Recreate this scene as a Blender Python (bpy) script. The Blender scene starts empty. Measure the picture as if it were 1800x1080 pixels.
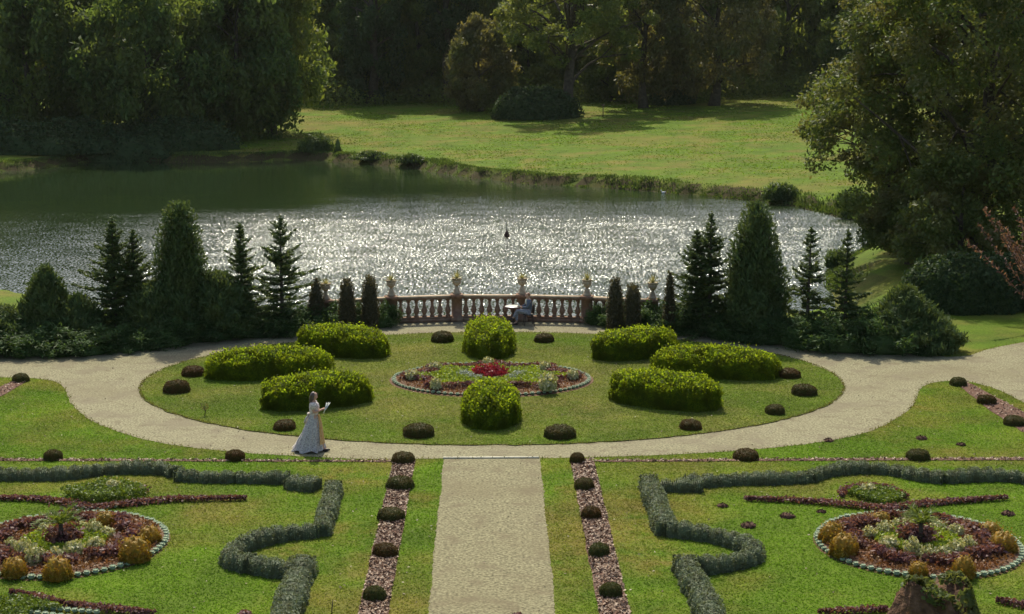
import bpy, math, random
import numpy as np
from mathutils import Vector, Matrix, Euler

sc = bpy.context.scene
COL = sc.collection
R = math.radians
rng = np.random.default_rng(7)
random.seed(7)

# ------------------------------------------------------------------ camera
F, CX, CY, HC = 2800.0, 900.0, 540.0, 11.4
PITCH, YAW = R(9.73), R(0.78)
cam = bpy.data.objects.new('camera', bpy.data.cameras.new('camera'))
COL.objects.link(cam)
cam.location = (0, 0, HC)
cam.rotation_euler = (R(90) - PITCH, 0, -YAW)
cam.data.sensor_width = 36
cam.data.lens = 36 * F / 1800
cam.data.clip_end = 6000
sc.camera = cam
RM = np.array(Euler((R(90) - PITCH, 0, -YAW)).to_matrix())


def ray(px, py):
    return RM @ np.array([(px - CX) / F, -(py - CY) / F, -1.0])


def G(px, py, z=0.0):
    d = ray(px, py)
    t = (z - HC) / d[2]
    return np.array([d[0] * t, d[1] * t, z])


def GD(px, py, Y):
    d = ray(px, py)
    t = Y / d[1]
    return np.array([d[0] * t, Y, HC + d[2] * t])


def HT(px, yb, yt, z=0.0):
    p = G(px, yb, z)
    return GD(px, yt, p[1])[2] - z


# ------------------------------------------------------------------ materials
def mat(name):
    m = bpy.data.materials.new(name)
    m.use_nodes = True
    nt = m.node_tree
    nt.nodes.clear()
    return m, nt, nt.nodes.new, nt.links.new


def ramp(new, stops):
    r = new('ShaderNodeValToRGB')
    e = r.color_ramp.elements
    while len(e) > 1:
        e.remove(e[0])
    e[0].position = stops[0][0]
    e[0].color = (*stops[0][1], 1)
    for p, c in stops[1:]:
        k = e.new(p)
        k.color = (*c, 1)
    return r


def leaf_mat(name, a, b, c=None, trans=0.45, nscale=0.8, tmul=1.6, rough=0.55, spec=0.3, orand=None):
    """leaf colour: random per leaf a..b, mottled towards c; thin leaf lets light through"""
    m, nt, new, link = mat(name)
    geo = new('ShaderNodeNewGeometry')
    r = ramp(new, [(0.0, a), (1.0, b)])
    link(geo.outputs['Random Per Island'], r.inputs[0])
    col = r.outputs[0]
    if c is not None:
        tc = new('ShaderNodeTexCoord')
        n = new('ShaderNodeTexNoise')
        n.inputs['Scale'].default_value = nscale
        n.inputs['Detail'].default_value = 2
        link(tc.outputs['Object'], n.inputs['Vector'])
        rr = ramp(new, [(0.42, (0, 0, 0)), (0.62, (1, 1, 1))])
        link(n.outputs['Fac'], rr.inputs[0])
        mx = new('ShaderNodeMix')
        mx.data_type = 'RGBA'
        link(rr.outputs[0], mx.inputs['Factor'])
        link(col, mx.inputs['A'])
        mx.inputs['B'].default_value = (*c, 1)
        col = mx.outputs['Result']
    if orand:                                   # plants of one kind differ in colour
        oi = new('ShaderNodeObjectInfo')
        ro = ramp(new, [(0, orand[0]), (1, orand[1])])
        link(oi.outputs['Random'], ro.inputs[0])
        mo = new('ShaderNodeMix')
        mo.data_type = 'RGBA'
        mo.blend_type = 'MULTIPLY'
        mo.inputs['Factor'].default_value = 1
        link(col, mo.inputs['A'])
        link(ro.outputs[0], mo.inputs['B'])
        col = mo.outputs['Result']
    p = new('ShaderNodeBsdfPrincipled')
    p.inputs['Roughness'].default_value = rough
    p.inputs['Specular IOR Level'].default_value = spec
    link(col, p.inputs['Base Color'])
    out = new('ShaderNodeOutputMaterial')
    if trans > 0:
        tr = new('ShaderNodeBsdfTranslucent')
        g = new('ShaderNodeMix')
        g.data_type = 'RGBA'
        g.blend_type = 'MULTIPLY'
        g.inputs['Factor'].default_value = 1
        link(col, g.inputs['A'])
        g.inputs['B'].default_value = (tmul * 1.1, tmul, tmul * 0.5, 1)
        link(g.outputs['Result'], tr.inputs['Color'])
        ms = new('ShaderNodeMixShader')
        ms.inputs[0].default_value = trans
        link(p.outputs[0], ms.inputs[1])
        link(tr.outputs[0], ms.inputs[2])
        link(ms.outputs[0], out.inputs[0])
    else:
        link(p.outputs[0], out.inputs[0])
    return m


def noise_mat(name, stops, scale=5.0, detail=6, rough=0.9, bump=0.0, bscale=None, spec=0.2, mottles=()):
    m, nt, new, link = mat(name)
    tc = new('ShaderNodeTexCoord')
    n = new('ShaderNodeTexNoise')
    n.inputs['Scale'].default_value = scale
    n.inputs['Detail'].default_value = detail
    link(tc.outputs['Object'], n.inputs['Vector'])
    r = ramp(new, stops)
    link(n.outputs['Fac'], r.inputs[0])
    col = r.outputs[0]
    for (s, lo, hi, c, amt) in mottles:
        n2 = new('ShaderNodeTexNoise')
        n2.inputs['Scale'].default_value = s
        n2.inputs['Detail'].default_value = 3
        link(tc.outputs['Object'], n2.inputs['Vector'])
        r2 = ramp(new, [(lo, (0, 0, 0)), (hi, (amt, amt, amt))])
        link(n2.outputs['Fac'], r2.inputs[0])
        mx = new('ShaderNodeMix')
        mx.data_type = 'RGBA'
        link(r2.outputs[0], mx.inputs['Factor'])
        link(col, mx.inputs['A'])
        mx.inputs['B'].default_value = (*c, 1)
        col = mx.outputs['Result']
    p = new('ShaderNodeBsdfPrincipled')
    p.inputs['Roughness'].default_value = rough
    p.inputs['Specular IOR Level'].default_value = spec
    link(col, p.inputs['Base Color'])
    if bump:
        b = new('ShaderNodeBump')
        b.inputs['Strength'].default_value = 1
        b.inputs['Distance'].default_value = bump
        n3 = new('ShaderNodeTexNoise')
        n3.inputs['Scale'].default_value = bscale or scale
        n3.inputs['Detail'].default_value = 4
        link(tc.outputs['Object'], n3.inputs['Vector'])
        link(n3.outputs['Fac'], b.inputs['Height'])
        link(b.outputs[0], p.inputs['Normal'])
    out = new('ShaderNodeOutputMaterial')
    link(p.outputs[0], out.inputs[0])
    return m


def plain(name, c, rough=0.7, var=0.15, scale=12, spec=0.3):
    d = tuple(x * (1 - var) for x in c)
    u = tuple(min(1, x * (1 + var)) for x in c)
    return noise_mat(name, [(0.3, d), (0.7, u)], scale=scale, rough=rough, spec=spec)


WORN = [(1105, 925, 2.3), (968, 905, 1.0), (1010, 960, 1.3), (610, 840, 1.7), (962, 1000, 1.2), (985, 858, 1.0), (1125, 890, 1.8), (620, 935, 1.2), (640, 990, .9), (1150, 985, 1.3), (500, 975, 1.1), (735, 880, .9), (1500, 742, 2.2), (1585, 715, 1.5), (720, 690, 3.0), (1000, 720, 2.5)]


def grass_mat(name, base, dry, lush, seed=0.0, blades=False):
    m, nt, new, link = mat(name)
    tc = new('ShaderNodeTexCoord')
    mp = new('ShaderNodeMapping')
    mp.inputs['Location'].default_value = (seed, seed * 2, 0)
    link(tc.outputs['Object'], mp.inputs[0])

    def noise(scale, detail=3, rg=0.5):
        n = new('ShaderNodeTexNoise')
        n.inputs['Scale'].default_value = scale
        n.inputs['Detail'].default_value = detail
        n.inputs['Roughness'].default_value = rg
        link(mp.outputs[0], n.inputs['Vector'])
        return n.outputs['Fac']

    def mixc(fac, a, b):
        mx = new('ShaderNodeMix')
        mx.data_type = 'RGBA'
        link(fac, mx.inputs['Factor'])
        if isinstance(a, tuple):
            mx.inputs['A'].default_value = (*a, 1)
        else:
            link(a, mx.inputs['A'])
        if isinstance(b, tuple):
            mx.inputs['B'].default_value = (*b, 1)
        else:
            link(b, mx.inputs['B'])
        return mx.outputs['Result']
    r1 = ramp(new, [(0.35, (0, 0, 0)), (0.65, (1, 1, 1))])
    link(noise(0.55, 4, 0.6), r1.inputs[0])
    c1 = mixc(r1.outputs[0], base, lush)
    r2 = ramp(new, [(0.47, (0, 0, 0)), (0.66, (0.85, 0.85, 0.85))])
    link(noise(0.22, 6, 0.62), r2.inputs[0])
    c2 = mixc(r2.outputs[0], c1, dry)
    r5 = ramp(new, [(0.5, (0, 0, 0)), (0.66, (0.6, 0.6, 0.6))])
    link(noise(0.07, 5, 0.6), r5.inputs[0])
    c2 = c2_ = mixc(r5.outputs[0], c2, dry)
    for (wx, wy, wr) in WORN:
        ds = new('ShaderNodeVectorMath')
        ds.operation = 'DISTANCE'
        link(tc.outputs['Object'], ds.inputs[0])
        ds.inputs[1].default_value = [float(q) for q in G(wx, wy)]
        mw = new('ShaderNodeMapRange')
        mw.interpolation_type = 'SMOOTHSTEP'
        mw.inputs['From Min'].default_value = wr * 1.2
        mw.inputs['From Max'].default_value = wr * .2
        link(ds.outputs['Value'], mw.inputs[0])
        rw = ramp(new, [(.38, (0, 0, 0)), (.6, (.9, .9, .9))])
        link(noise(1.1, 5, .65), rw.inputs[0])
        mm = new('ShaderNodeMath')
        mm.operation = 'MULTIPLY'
        link(mw.outputs[0], mm.inputs[0])
        link(rw.outputs[0], mm.inputs[1])
        c2 = mixc(mm.outputs[0], c2, tuple(q * .95 for q in dry))
    r7 = ramp(new, [(0.34, (0.80, 0.84, 0.85)), (0.66, (1.28, 1.24, 1.2))])
    link(noise(0.33, 6, 0.7), r7.inputs[0])
    m7 = new('ShaderNodeMix')
    m7.data_type = 'RGBA'
    m7.blend_type = 'MULTIPLY'
    m7.inputs['Factor'].default_value = 1
    link(c2, m7.inputs['A'])
    link(r7.outputs[0], m7.inputs['B'])
    c2 = c2_ = m7.outputs['Result']
    geo = new('ShaderNodeNewGeometry')
    sp = new('ShaderNodeSeparateXYZ')
    link(geo.outputs['True Normal'], sp.inputs[0])
    r6 = ramp(new, [(0.80, (1, 1, 1)), (0.95, (0, 0, 0))])
    link(sp.outputs['Z'], r6.inputs[0])
    c2 = mixc(r6.outputs[0], c2, (0.055, 0.045, 0.020))      # bare earth on the cut bank
    r3 = ramp(new, [(0.3, (0.50, 0.50, 0.50)), (0.7, (1.40, 1.40, 1.40))])
    link(noise(11, 5, 0.8), r3.inputs[0])
    mu = new('ShaderNodeMix')
    mu.data_type = 'RGBA'
    mu.blend_type = 'MULTIPLY'
    mu.inputs['Factor'].default_value = 1
    link(c2, mu.inputs['A'])
    link(r3.outputs[0], mu.inputs['B'])
    p = new('ShaderNodeBsdfPrincipled')
    p.inputs['Roughness'].default_value = 0.85
    p.inputs['Specular IOR Level'].default_value = 0.04
    link(mu.outputs['Result'], p.inputs['Base Color'])
    b = new('ShaderNodeBump')
    b.inputs['Distance'].default_value = 0.03
    link(noise(22, 3), b.inputs['Height'])
    out = new('ShaderNodeOutputMaterial')
    if blades:
        r4 = ramp(new, [(0, (1.1, 1.2, 1.0)), (1, (2.3, 2.5, 1.7))])
        link(geo.outputs['Random Per Island'], r4.inputs[0])
        m4 = new('ShaderNodeMix')
        m4.data_type = 'RGBA'
        m4.blend_type = 'MULTIPLY'
        m4.inputs['Factor'].default_value = 1
        link(c2_, m4.inputs['A'])
        link(r4.outputs[0], m4.inputs['B'])
        link(m4.outputs['Result'], p.inputs['Base Color'])
        tr = new('ShaderNodeBsdfTranslucent')
        link(m4.outputs['Result'], tr.inputs['Color'])
        ms = new('ShaderNodeMixShader')
        ms.inputs[0].default_value = .4
        link(p.outputs[0], ms.inputs[1])
        link(tr.outputs[0], ms.inputs[2])
        link(ms.outputs[0], out.inputs[0])
        return m
    link(b.outputs[0], p.inputs['Normal'])
    link(p.outputs[0], out.inputs[0])
    return m


M = {}
M['lawn'] = grass_mat('lawn_grass', (0.088, 0.134, 0.017), (0.175, 0.145, 0.038), (0.102, 0.164, 0.015))
M['oval'] = grass_mat('oval_lawn_grass', (0.092, 0.120, 0.020), (0.165, 0.150, 0.044), (0.098, 0.140, 0.018), 13)
M['lawn_blade'] = grass_mat('lawn_blades', (0.088, 0.134, 0.017), (0.175, 0.145, 0.038), (0.102, 0.164, 0.015), blades=True)
M['meadow_blade'] = grass_mat('meadow_blades', (0.088, 0.122, 0.018), (0.130, 0.125, 0.032), (0.095, 0.140, 0.016), blades=True)
M['oval_blade'] = grass_mat('oval_blades', (0.092, 0.120, 0.020), (0.165, 0.150, 0.044), (0.098, 0.140, 0.018), 13, blades=True)
M['gravel'] = noise_mat('pale_gravel', [(0.32, (0.120, 0.107, 0.060)), (0.68, (0.350, 0.320, 0.190))], scale=17, detail=6, bump=0.02,
                        mottles=[(0.35, 0.5, 0.75, (0.165, 0.135, 0.075), 0.6), (0.9, 0.50, 0.66, (0.19, 0.16, 0.10), 0.75), (2.3, 0.56, 0.70, (0.15, 0.12, 0.07), 0.65), (7, 0.60, 0.72, (0.12, 0.10, 0.06), 0.6)])
M['path'] = noise_mat('brown_gravel', [(0.32, (0.090, 0.078, 0.041)), (0.68, (0.315, 0.285, 0.160))], scale=16, detail=6, bump=0.02,
                      mottles=[(0.4, 0.5, 0.8, (0.155, 0.125, 0.065), 0.6), (1.5, 0.52, 0.68, (0.15, 0.12, 0.068), 0.65)])
M['soil'] = noise_mat('soil', [(0.3, (0.085, 0.045, 0.026)), (0.7, (0.19, 0.105, 0.06))], scale=18, bump=0.03)
M['mulchbase'] = noise_mat('mulch', [(0.3, (0.085, 0.042, 0.028)), (0.7, (0.17, 0.09, 0.06))], scale=20, bump=0.03)
M['chip'] = leaf_mat('bark_chip', (0.10, 0.046, 0.026), (0.37, 0.24, 0.15), None, trans=0)
M['kerb'] = noise_mat('kerb_stone', [(0.3, (0.34, 0.325, 0.25)), (0.7, (0.48, 0.455, 0.36))], scale=6, bump=0.004)
M['brick'] = noise_mat('terracotta', [(0.3, (0.165, 0.090, 0.056)), (0.7, (0.27, 0.155, 0.098))], scale=7, bump=0.006,
                       mottles=[(2.5, 0.46, 0.7, (0.28, 0.215, 0.145), 0.7)])
M['stone'] = noise_mat('weathered_stone', [(0.3, (0.30, 0.22, 0.14)), (0.7, (0.48, 0.38, 0.26))], scale=8, bump=0.006,
                       mottles=[(3, 0.5, 0.72, (0.16, 0.12, 0.08), 0.6)])
M['bark'] = noise_mat('bark', [(0.3, (0.035, 0.027, 0.02)), (0.7, (0.10, 0.08, 0.06))], scale=3, bump=0.05, bscale=6)
M['yew'] = leaf_mat('golden_yew', (0.052, 0.090, 0.008), (0.125, 0.165, 0.011), (0.065, 0.085, 0.007), 0.58, 3, 3.6, spec=.1)
M['dome'] = leaf_mat('bronze_box', (0.045, 0.033, 0.012), (0.115, 0.078, 0.028), (0.065, 0.062, 0.018), 0.25, 4, 1.3, spec=.1, orand=((1.15, .85, .75), (1.0, 1.35, 1.1)))
M['lav'] = leaf_mat('grey_lavender', (0.105, 0.140, 0.078), (0.205, 0.250, 0.150), (0.12, 0.135, 0.07), 0.3, 5, 1.2, spec=.15)
M['spruce'] = leaf_mat('spruce_needles', (0.045, 0.072, 0.028), (0.095, 0.135, 0.048), None, 0.35, 1, 1.4, spec=.08)
M['thuja'] = leaf_mat('thuja_foliage', (0.048, 0.080, 0.032), (0.100, 0.150, 0.054), (0.085, 0.115, 0.036), 0.3, 1.5, 1.4, spec=.08)
M['column'] = leaf_mat('dark_column_foliage', (0.045, 0.044, 0.022), (0.105, 0.090, 0.042), None, 0.3, 1, 1.4)
M['juniper'] = leaf_mat('juniper_foliage', (0.044, 0.088, 0.030), (0.100, 0.165, 0.050), (0.05, 0.085, 0.030), 0.3, 1.2, 1.4, spec=.08)
M['oak'] = leaf_mat('oak_leaves', (0.058, 0.092, 0.026), (0.125, 0.165, 0.046), (0.120, 0.120, 0.046), 0.42, 0.5, 1.6, spec=.15)
M['ash'] = leaf_mat('mid_green_leaves', (0.068, 0.108, 0.030), (0.155, 0.198, 0.050), (0.145, 0.165, 0.048), 0.5, 0.22, 1.8, spec=.15)
M['willow'] = leaf_mat('dark_green_leaves', (0.048, 0.092, 0.032), (0.112, 0.168, 0.050), (0.100, 0.135, 0.040), 0.5, 0.18, 1.75, spec=.12)
M['brownleaf'] = leaf_mat('brownish_leaves', (0.085, 0.082, 0.032), (0.180, 0.160, 0.066), (0.10, 0.12, 0.04), 0.45, 0.25, 1.6)
M['ivy'] = leaf_mat('ivy_leaves', (0.030, 0.056, 0.024), (0.066, 0.104, 0.040), None, 0.3, 1, 1.3, spec=.08)
M['copper'] = leaf_mat('copper_leaves', (0.10, 0.045, 0.035), (0.26, 0.15, 0.12), None, 0.35, 1, 1.3)
M['reed'] = leaf_mat('bank_grass', (0.045, 0.090, 0.020), (0.130, 0.180, 0.040), (0.05, 0.08, 0.022), 0.4, 0.5, 1.4)
M['blade'] = leaf_mat('grass_blades', (0.095, 0.140, 0.022), (0.180, 0.215, 0.040), (0.21, 0.165, 0.055), 0.35, 0.3, 1.2, rough=0.6)
M['litter'] = leaf_mat('dry_litter', (0.06, 0.038, 0.018), (0.26, 0.19, 0.10), None, trans=0)
M['edge_blade'] = leaf_mat('edge_grass_blades', (0.090, 0.105, 0.022), (0.20, 0.18, 0.055), None, 0.35, 1, 1.2, spec=.05)
M['purple'] = leaf_mat('purple_leaves', (0.095, 0.036, 0.045), (0.230, 0.105, 0.110), (0.16, 0.075, 0.06), 0.35, 3, 1.2)
M['red'] = leaf_mat('crimson_leaves', (0.16, 0.010, 0.022), (0.36, 0.028, 0.045), None, 0.3, 3, 1.2)
M['lime'] = leaf_mat('lime_leaves', (0.150, 0.220, 0.018), (0.290, 0.370, 0.036), None, 0.35, 3, 1.3)
M['green_low'] = leaf_mat('low_green_leaves', (0.075, 0.125, 0.016), (0.155, 0.215, 0.028), None, 0.35, 3, 1.3)
M['rust'] = leaf_mat('rust_groundcover', (0.150, 0.062, 0.026), (0.290, 0.130, 0.052), (0.20, 0.10, 0.035), 0.25, 3, 1.1)
M['silver'] = leaf_mat('silver_leaves', (0.24, 0.28, 0.24), (0.40, 0.45, 0.38), None, 0.25, 3, 1.0)
M['cream'] = leaf_mat('cream_flowers', (0.42, 0.40, 0.20), (0.78, 0.72, 0.46), (0.24, 0.28, 0.08), 0.25, 7, 1.0)
M['ochre'] = leaf_mat('ochre_foliage', (0.20, 0.110, 0.012), (0.42, 0.240, 0.026), (0.26, 0.19, 0.02), 0.35, 5, 1.2)
M['rosette'] = leaf_mat('pale_rosette', (0.24, 0.32, 0.20), (0.40, 0.48, 0.32), None, 0.1, 3, 1.0)
M['palm'] = leaf_mat('palm_fronds', (0.085, 0.130, 0.022), (0.19, 0.24, 0.045), None, 0.35, 3, 1.3)
M['agave'] = leaf_mat('agave_blades', (0.23, 0.22, 0.09), (0.46, 0.43, 0.22), None, 0.25, 3, 1.2)
M['mound'] = noise_mat('molehill_earth', [(0.3, (0.06, 0.03, 0.022)), (0.7, (0.13, 0.065, 0.045))], scale=20, bump=0.03)
M['stump'] = noise_mat('rotten_wood', [(0.3, (0.055, 0.028, 0.016)), (0.7, (0.17, 0.095, 0.055))], scale=5, bump=0.08, bscale=9)
M['skin'] = plain('skin', (0.50, 0.29, 0.20), 0.6, 0.05)
M['hair_brown'] = plain('brown_hair', (0.10, 0.065, 0.05), 0.45, 0.3, 40, 0.5)
M['hair_ginger'] = plain('ginger_hair', (0.26, 0.10, 0.04), 0.5, 0.3, 40, 0.5)
M['skirt'] = noise_mat('lilac_blue_print', [(0.38, (0.32, 0.285, 0.275)), (0.62, (0.60, 0.555, 0.51))], scale=34, detail=2, rough=0.85)
M['panel'] = noise_mat('orange_panel', [(0.35, (0.46, 0.24, 0.07)), (0.65, (0.56, 0.38, 0.18))], scale=18, rough=0.85)
M['bodice'] = noise_mat('cream_print', [(0.40, (0.45, 0.36, 0.33)), (0.6, (0.74, 0.66, 0.58))], scale=30, detail=2, rough=0.85)
M['paper'] = plain('white_paper', (0.80, 0.82, 0.77), 0.8, 0.04)
M['shoe'] = plain('dark_shoe', (0.03, 0.022, 0.02), 0.5, 0.2)
M['jacket'] = plain('slate_jacket', (0.10, 0.12, 0.16), 0.85, 0.25, 30)
M['trouser'] = noise_mat('grey_check', [(0.35, (0.16, 0.17, 0.21)), (0.65, (0.33, 0.35, 0.40))], scale=26, detail=2, rough=0.85)
M['shirt'] = plain('pale_shirt', (0.62, 0.60, 0.48), 0.8, 0.06)
M['iron'] = plain('dark_iron', (0.03, 0.024, 0.022), 0.5, 0.2)
M['marble'] = plain('white_marble', (0.72, 0.68, 0.62), 0.35, 0.08, 6)
M['redrim'] = plain('dark_red_paint', (0.16, 0.045, 0.03), 0.5, 0.15)
M['eye'] = plain('eye_dark', (0.03, 0.02, 0.02), 0.4, 0.1)
M['lip'] = plain('lip', (0.38, 0.14, 0.12), 0.5, 0.05)
M['float'] = plain('dark_red_brown_float', (0.07, 0.028, 0.018), 0.6, 0.2)
M['feather'] = plain('white_feather', (0.8, 0.79, 0.74), 0.8, 0.05)
M['stake'] = plain('stake_wood', (0.14, 0.09, 0.05), 0.8, 0.2)


def water_mat():
    m, nt, new, link = mat('pond_water')
    tc = new('ShaderNodeTexCoord')
    sep = new('ShaderNodeSeparateXYZ')
    link(tc.outputs['Object'], sep.inputs[0])
    # wind-ruffled zone: open middle of the pond is choppy, sheltered edges calm
    nz = new('ShaderNodeTexNoise')
    nz.inputs['Scale'].default_value = 0.035
    nz.inputs['Detail'].default_value = 3
    mpz = new('ShaderNodeMapping')
    mpz.inputs['Scale'].default_value = (0.6, 1.6, 1)
    link(tc.outputs['Object'], mpz.inputs[0])
    link(mpz.outputs[0], nz.inputs['Vector'])
    mad = new('ShaderNodeMath')
    mad.operation = 'MULTIPLY_ADD'
    link(nz.outputs['Fac'], mad.inputs[0])
    mad.inputs[1].default_value = 40
    link(sep.outputs['Y'], mad.inputs[2])
    mr = new('ShaderNodeMapRange')
    mr.interpolation_type = 'SMOOTHSTEP'
    mr.inputs['From Min'].default_value = 122
    mr.inputs['From Max'].default_value = 154
    mr.inputs['To Min'].default_value = 1.0
    mr.inputs['To Max'].default_value = 0.07
    link(mad.outputs[0], mr.inputs[0])
    mr2 = new('ShaderNodeMapRange')      # lee of the terrace
    mr2.interpolation_type = 'SMOOTHSTEP'
    mr2.inputs['From Min'].default_value = 68
    mr2.inputs['From Max'].default_value = 90
    mr2.inputs['To Min'].default_value = 0.45
    mr2.inputs['To Max'].default_value = 1.0
    link(sep.outputs['Y'], mr2.inputs[0])
    mr3 = new('ShaderNodeMapRange')      # lull towards the left bank
    mr3.interpolation_type = 'SMOOTHSTEP'
    mr3.inputs['From Min'].default_value = -30
    mr3.inputs['From Max'].default_value = -10
    mr3.inputs['To Min'].default_value = 0.28
    mr3.inputs['To Max'].default_value = 1.0
    link(sep.outputs['X'], mr3.inputs[0])
    am0 = new('ShaderNodeMath')
    am0.operation = 'MULTIPLY'
    link(mr3.outputs[0], am0.inputs[0])
    link(mr2.outputs[0], am0.inputs[1])
    am = new('ShaderNodeMath')
    am.operation = 'MULTIPLY'
    link(mr.outputs[0], am.inputs[0])
    link(am0.outputs[0], am.inputs[1])

    # wavelets: slope of the surface from two scales of noise, steeper where the wind reaches
    def wn(scale, sx, det):
        mp = new('ShaderNodeMapping')
        mp.inputs['Scale'].default_value = (sx, 1, 1)
        link(tc.outputs['Object'], mp.inputs[0])
        n = new('ShaderNodeTexNoise')
        n.inputs['Scale'].default_value = scale
        n.inputs['Detail'].default_value = det
        n.inputs['Roughness'].default_value = 0.65
        link(mp.outputs[0], n.inputs['Vector'])
        sb = new('ShaderNodeVectorMath')
        sb.operation = 'SUBTRACT'
        link(n.outputs['Color'], sb.inputs[0])
        sb.inputs[1].default_value = (.5, .5, .5)
        return sb.outputs[0]
    ad = new('ShaderNodeVectorMath')
    ad.operation = 'ADD'
    link(wn(5.6, 1.6, 2), ad.inputs[0])
    lo_ = new('ShaderNodeVectorMath')
    lo_.operation = 'SCALE'
    link(wn(0.6, 0.6, 2), lo_.inputs[0])
    lo_.inputs['Scale'].default_value = 0.16
    link(lo_.outputs[0], ad.inputs[1])
    sc_ = new('ShaderNodeVectorMath')
    sc_.operation = 'SCALE'
    link(ad.outputs[0], sc_.inputs[0])
    k_ = new('ShaderNodeMath')
    k_.operation = 'MULTIPLY'
    link(am.outputs[0], k_.inputs[0])
    k_.inputs[1].default_value = WAVE
    link(k_.outputs[0], sc_.inputs['Scale'])
    fl = new('ShaderNodeVectorMath')
    fl.operation = 'MULTIPLY'
    link(sc_.outputs[0], fl.inputs[0])
    fl.inputs[1].default_value = (1, 1, 0)
    up = new('ShaderNodeVectorMath')
    up.operation = 'ADD'
    link(fl.outputs[0], up.inputs[0])
    up.inputs[1].default_value = (0, 0, 1)
    b = new('ShaderNodeVectorMath')
    b.operation = 'NORMALIZE'
    link(up.outputs[0], b.inputs[0])
    p = new('ShaderNodeBsdfPrincipled')
    p.inputs['Base Color'].default_value = (0.022, 0.038, 0.013, 1)
    mrr = new('ShaderNodeMapRange')      # sheltered water is smooth, ruffled water rough
    mrr.inputs['To Min'].default_value = 0.04
    mrr.inputs['To Max'].default_value = 0.17
    link(am.outputs[0], mrr.inputs[0])
    link(mrr.outputs[0], p.inputs['Roughness'])
    p.inputs['Specular IOR Level'].default_value = 0.68
    p.inputs['Specular Tint'].default_value = (.94, 1, .95, 1)
    p.inputs['IOR'].default_value = 1.5
    link(b.outputs[0], p.inputs['Normal'])
    out = new('ShaderNodeOutputMaterial')
    link(p.outputs[0], out.inputs[0])
    return m


WAVE = 2.7
M['water'] = water_mat()


# ------------------------------------------------------------------ mesh builder
class MB:
    def __init__(self):
        self.v, self.f, self.n = [], [], 0

    def add(self, V, Fc):
        V = np.asarray(V, dtype=np.float32).reshape(-1, 3)
        Fc = np.asarray(Fc, dtype=np.int64)
        self.v.append(V)
        self.f.append(Fc + self.n)
        self.n += len(V)
        return self

    def mesh(self, name, material, smooth=False):
        me = bpy.data.meshes.new(name)
        V = np.concatenate(self.v)
        me.vertices.add(len(V))
        me.vertices.foreach_set('co', V.ravel())
        tot = np.concatenate([np.full(len(f), f.shape[1]) for f in self.f])
        loops = np.concatenate([f.ravel() for f in self.f])
        start = np.concatenate([[0], np.cumsum(tot)[:-1]])
        me.loops.add(len(loops))
        me.loops.foreach_set('vertex_index', loops.astype(np.int32))
        me.polygons.add(len(tot))
        me.polygons.foreach_set('loop_start', start.astype(np.int32))
        me.update(calc_edges=True)
        me.validate()
        if smooth:
            me.polygons.foreach_set('use_smooth', np.ones(len(me.polygons), dtype=bool))
        me.materials.append(material)
        return me

    def build(self, name, material, parent=None, smooth=False, loc=None):
        return obj(name, self.mesh(name, material, smooth), parent, loc)


def obj(name, me, parent=None, loc=None):
    o = bpy.data.objects.new(name, me)
    COL.objects.link(o)
    if parent is not None:
        o.parent = parent
    if loc is not None:
        o.location = [float(c) for c in loc]
    return o


def tag(o, label, cat, group=None, kind=None):
    if label:
        o['label'] = label
    if cat:
        o['category'] = cat
    if group:
        o['group'] = group
    if kind:
        o['kind'] = kind
    return o


def empty(name, label, cat, loc, group=None, rz=0.0, scale=1.0):
    o = bpy.data.objects.new(name, None)
    COL.objects.link(o)
    o.empty_display_size = 0.2
    o.location = [float(c) for c in loc]
    o.rotation_euler = (0, 0, rz)
    o.scale = (scale,) * 3 if np.isscalar(scale) else scale
    return tag(o, label, cat, group)


def copy_tree(o, loc, label=None, rz=0.0, scale=None):
    c = o.copy()
    COL.objects.link(c)
    c.location = [float(x) for x in loc]
    c.rotation_euler = (0, 0, rz)
    if scale is not None:
        c.scale = (scale,) * 3 if np.isscalar(scale) else scale
    if label:
        c['label'] = label
    for ch in list(o.children):
        d = ch.copy()
        COL.objects.link(d)
        d.parent = c
        for g in list(ch.children):
            e = g.copy()
            COL.objects.link(e)
            e.parent = d
    return c


def norm(a):
    return a / np.maximum(np.linalg.norm(a, axis=-1, keepdims=True), 1e-9)


def cards(mb, P, N, L, W, along=None, r=rng):
    """kite-shaped leaves centred on P facing N; long axis near 'along' when given"""
    P = np.asarray(P, dtype=float)
    n = len(P)
    N = norm(np.asarray(N, dtype=float))
    a = r.normal(size=(n, 3)) if along is None else np.asarray(along, dtype=float)
    U = norm(a - N * np.sum(a * N, axis=1, keepdims=True))
    V = np.cross(N, U)
    L = np.broadcast_to(np.asarray(L, dtype=float), (n,))[:, None] * 0.5
    W = np.broadcast_to(np.asarray(W, dtype=float), (n,))[:, None] * 0.5
    q = np.stack([P - U * L, P + V * W + U * L * 0.1, P + U * L, P - V * W + U * L * 0.1], axis=1).reshape(-1, 3)
    mb.add(q, np.arange(4 * n).reshape(-1, 4))


def rdir(n, r=rng):
    return norm(r.normal(size=(n, 3)))


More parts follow.
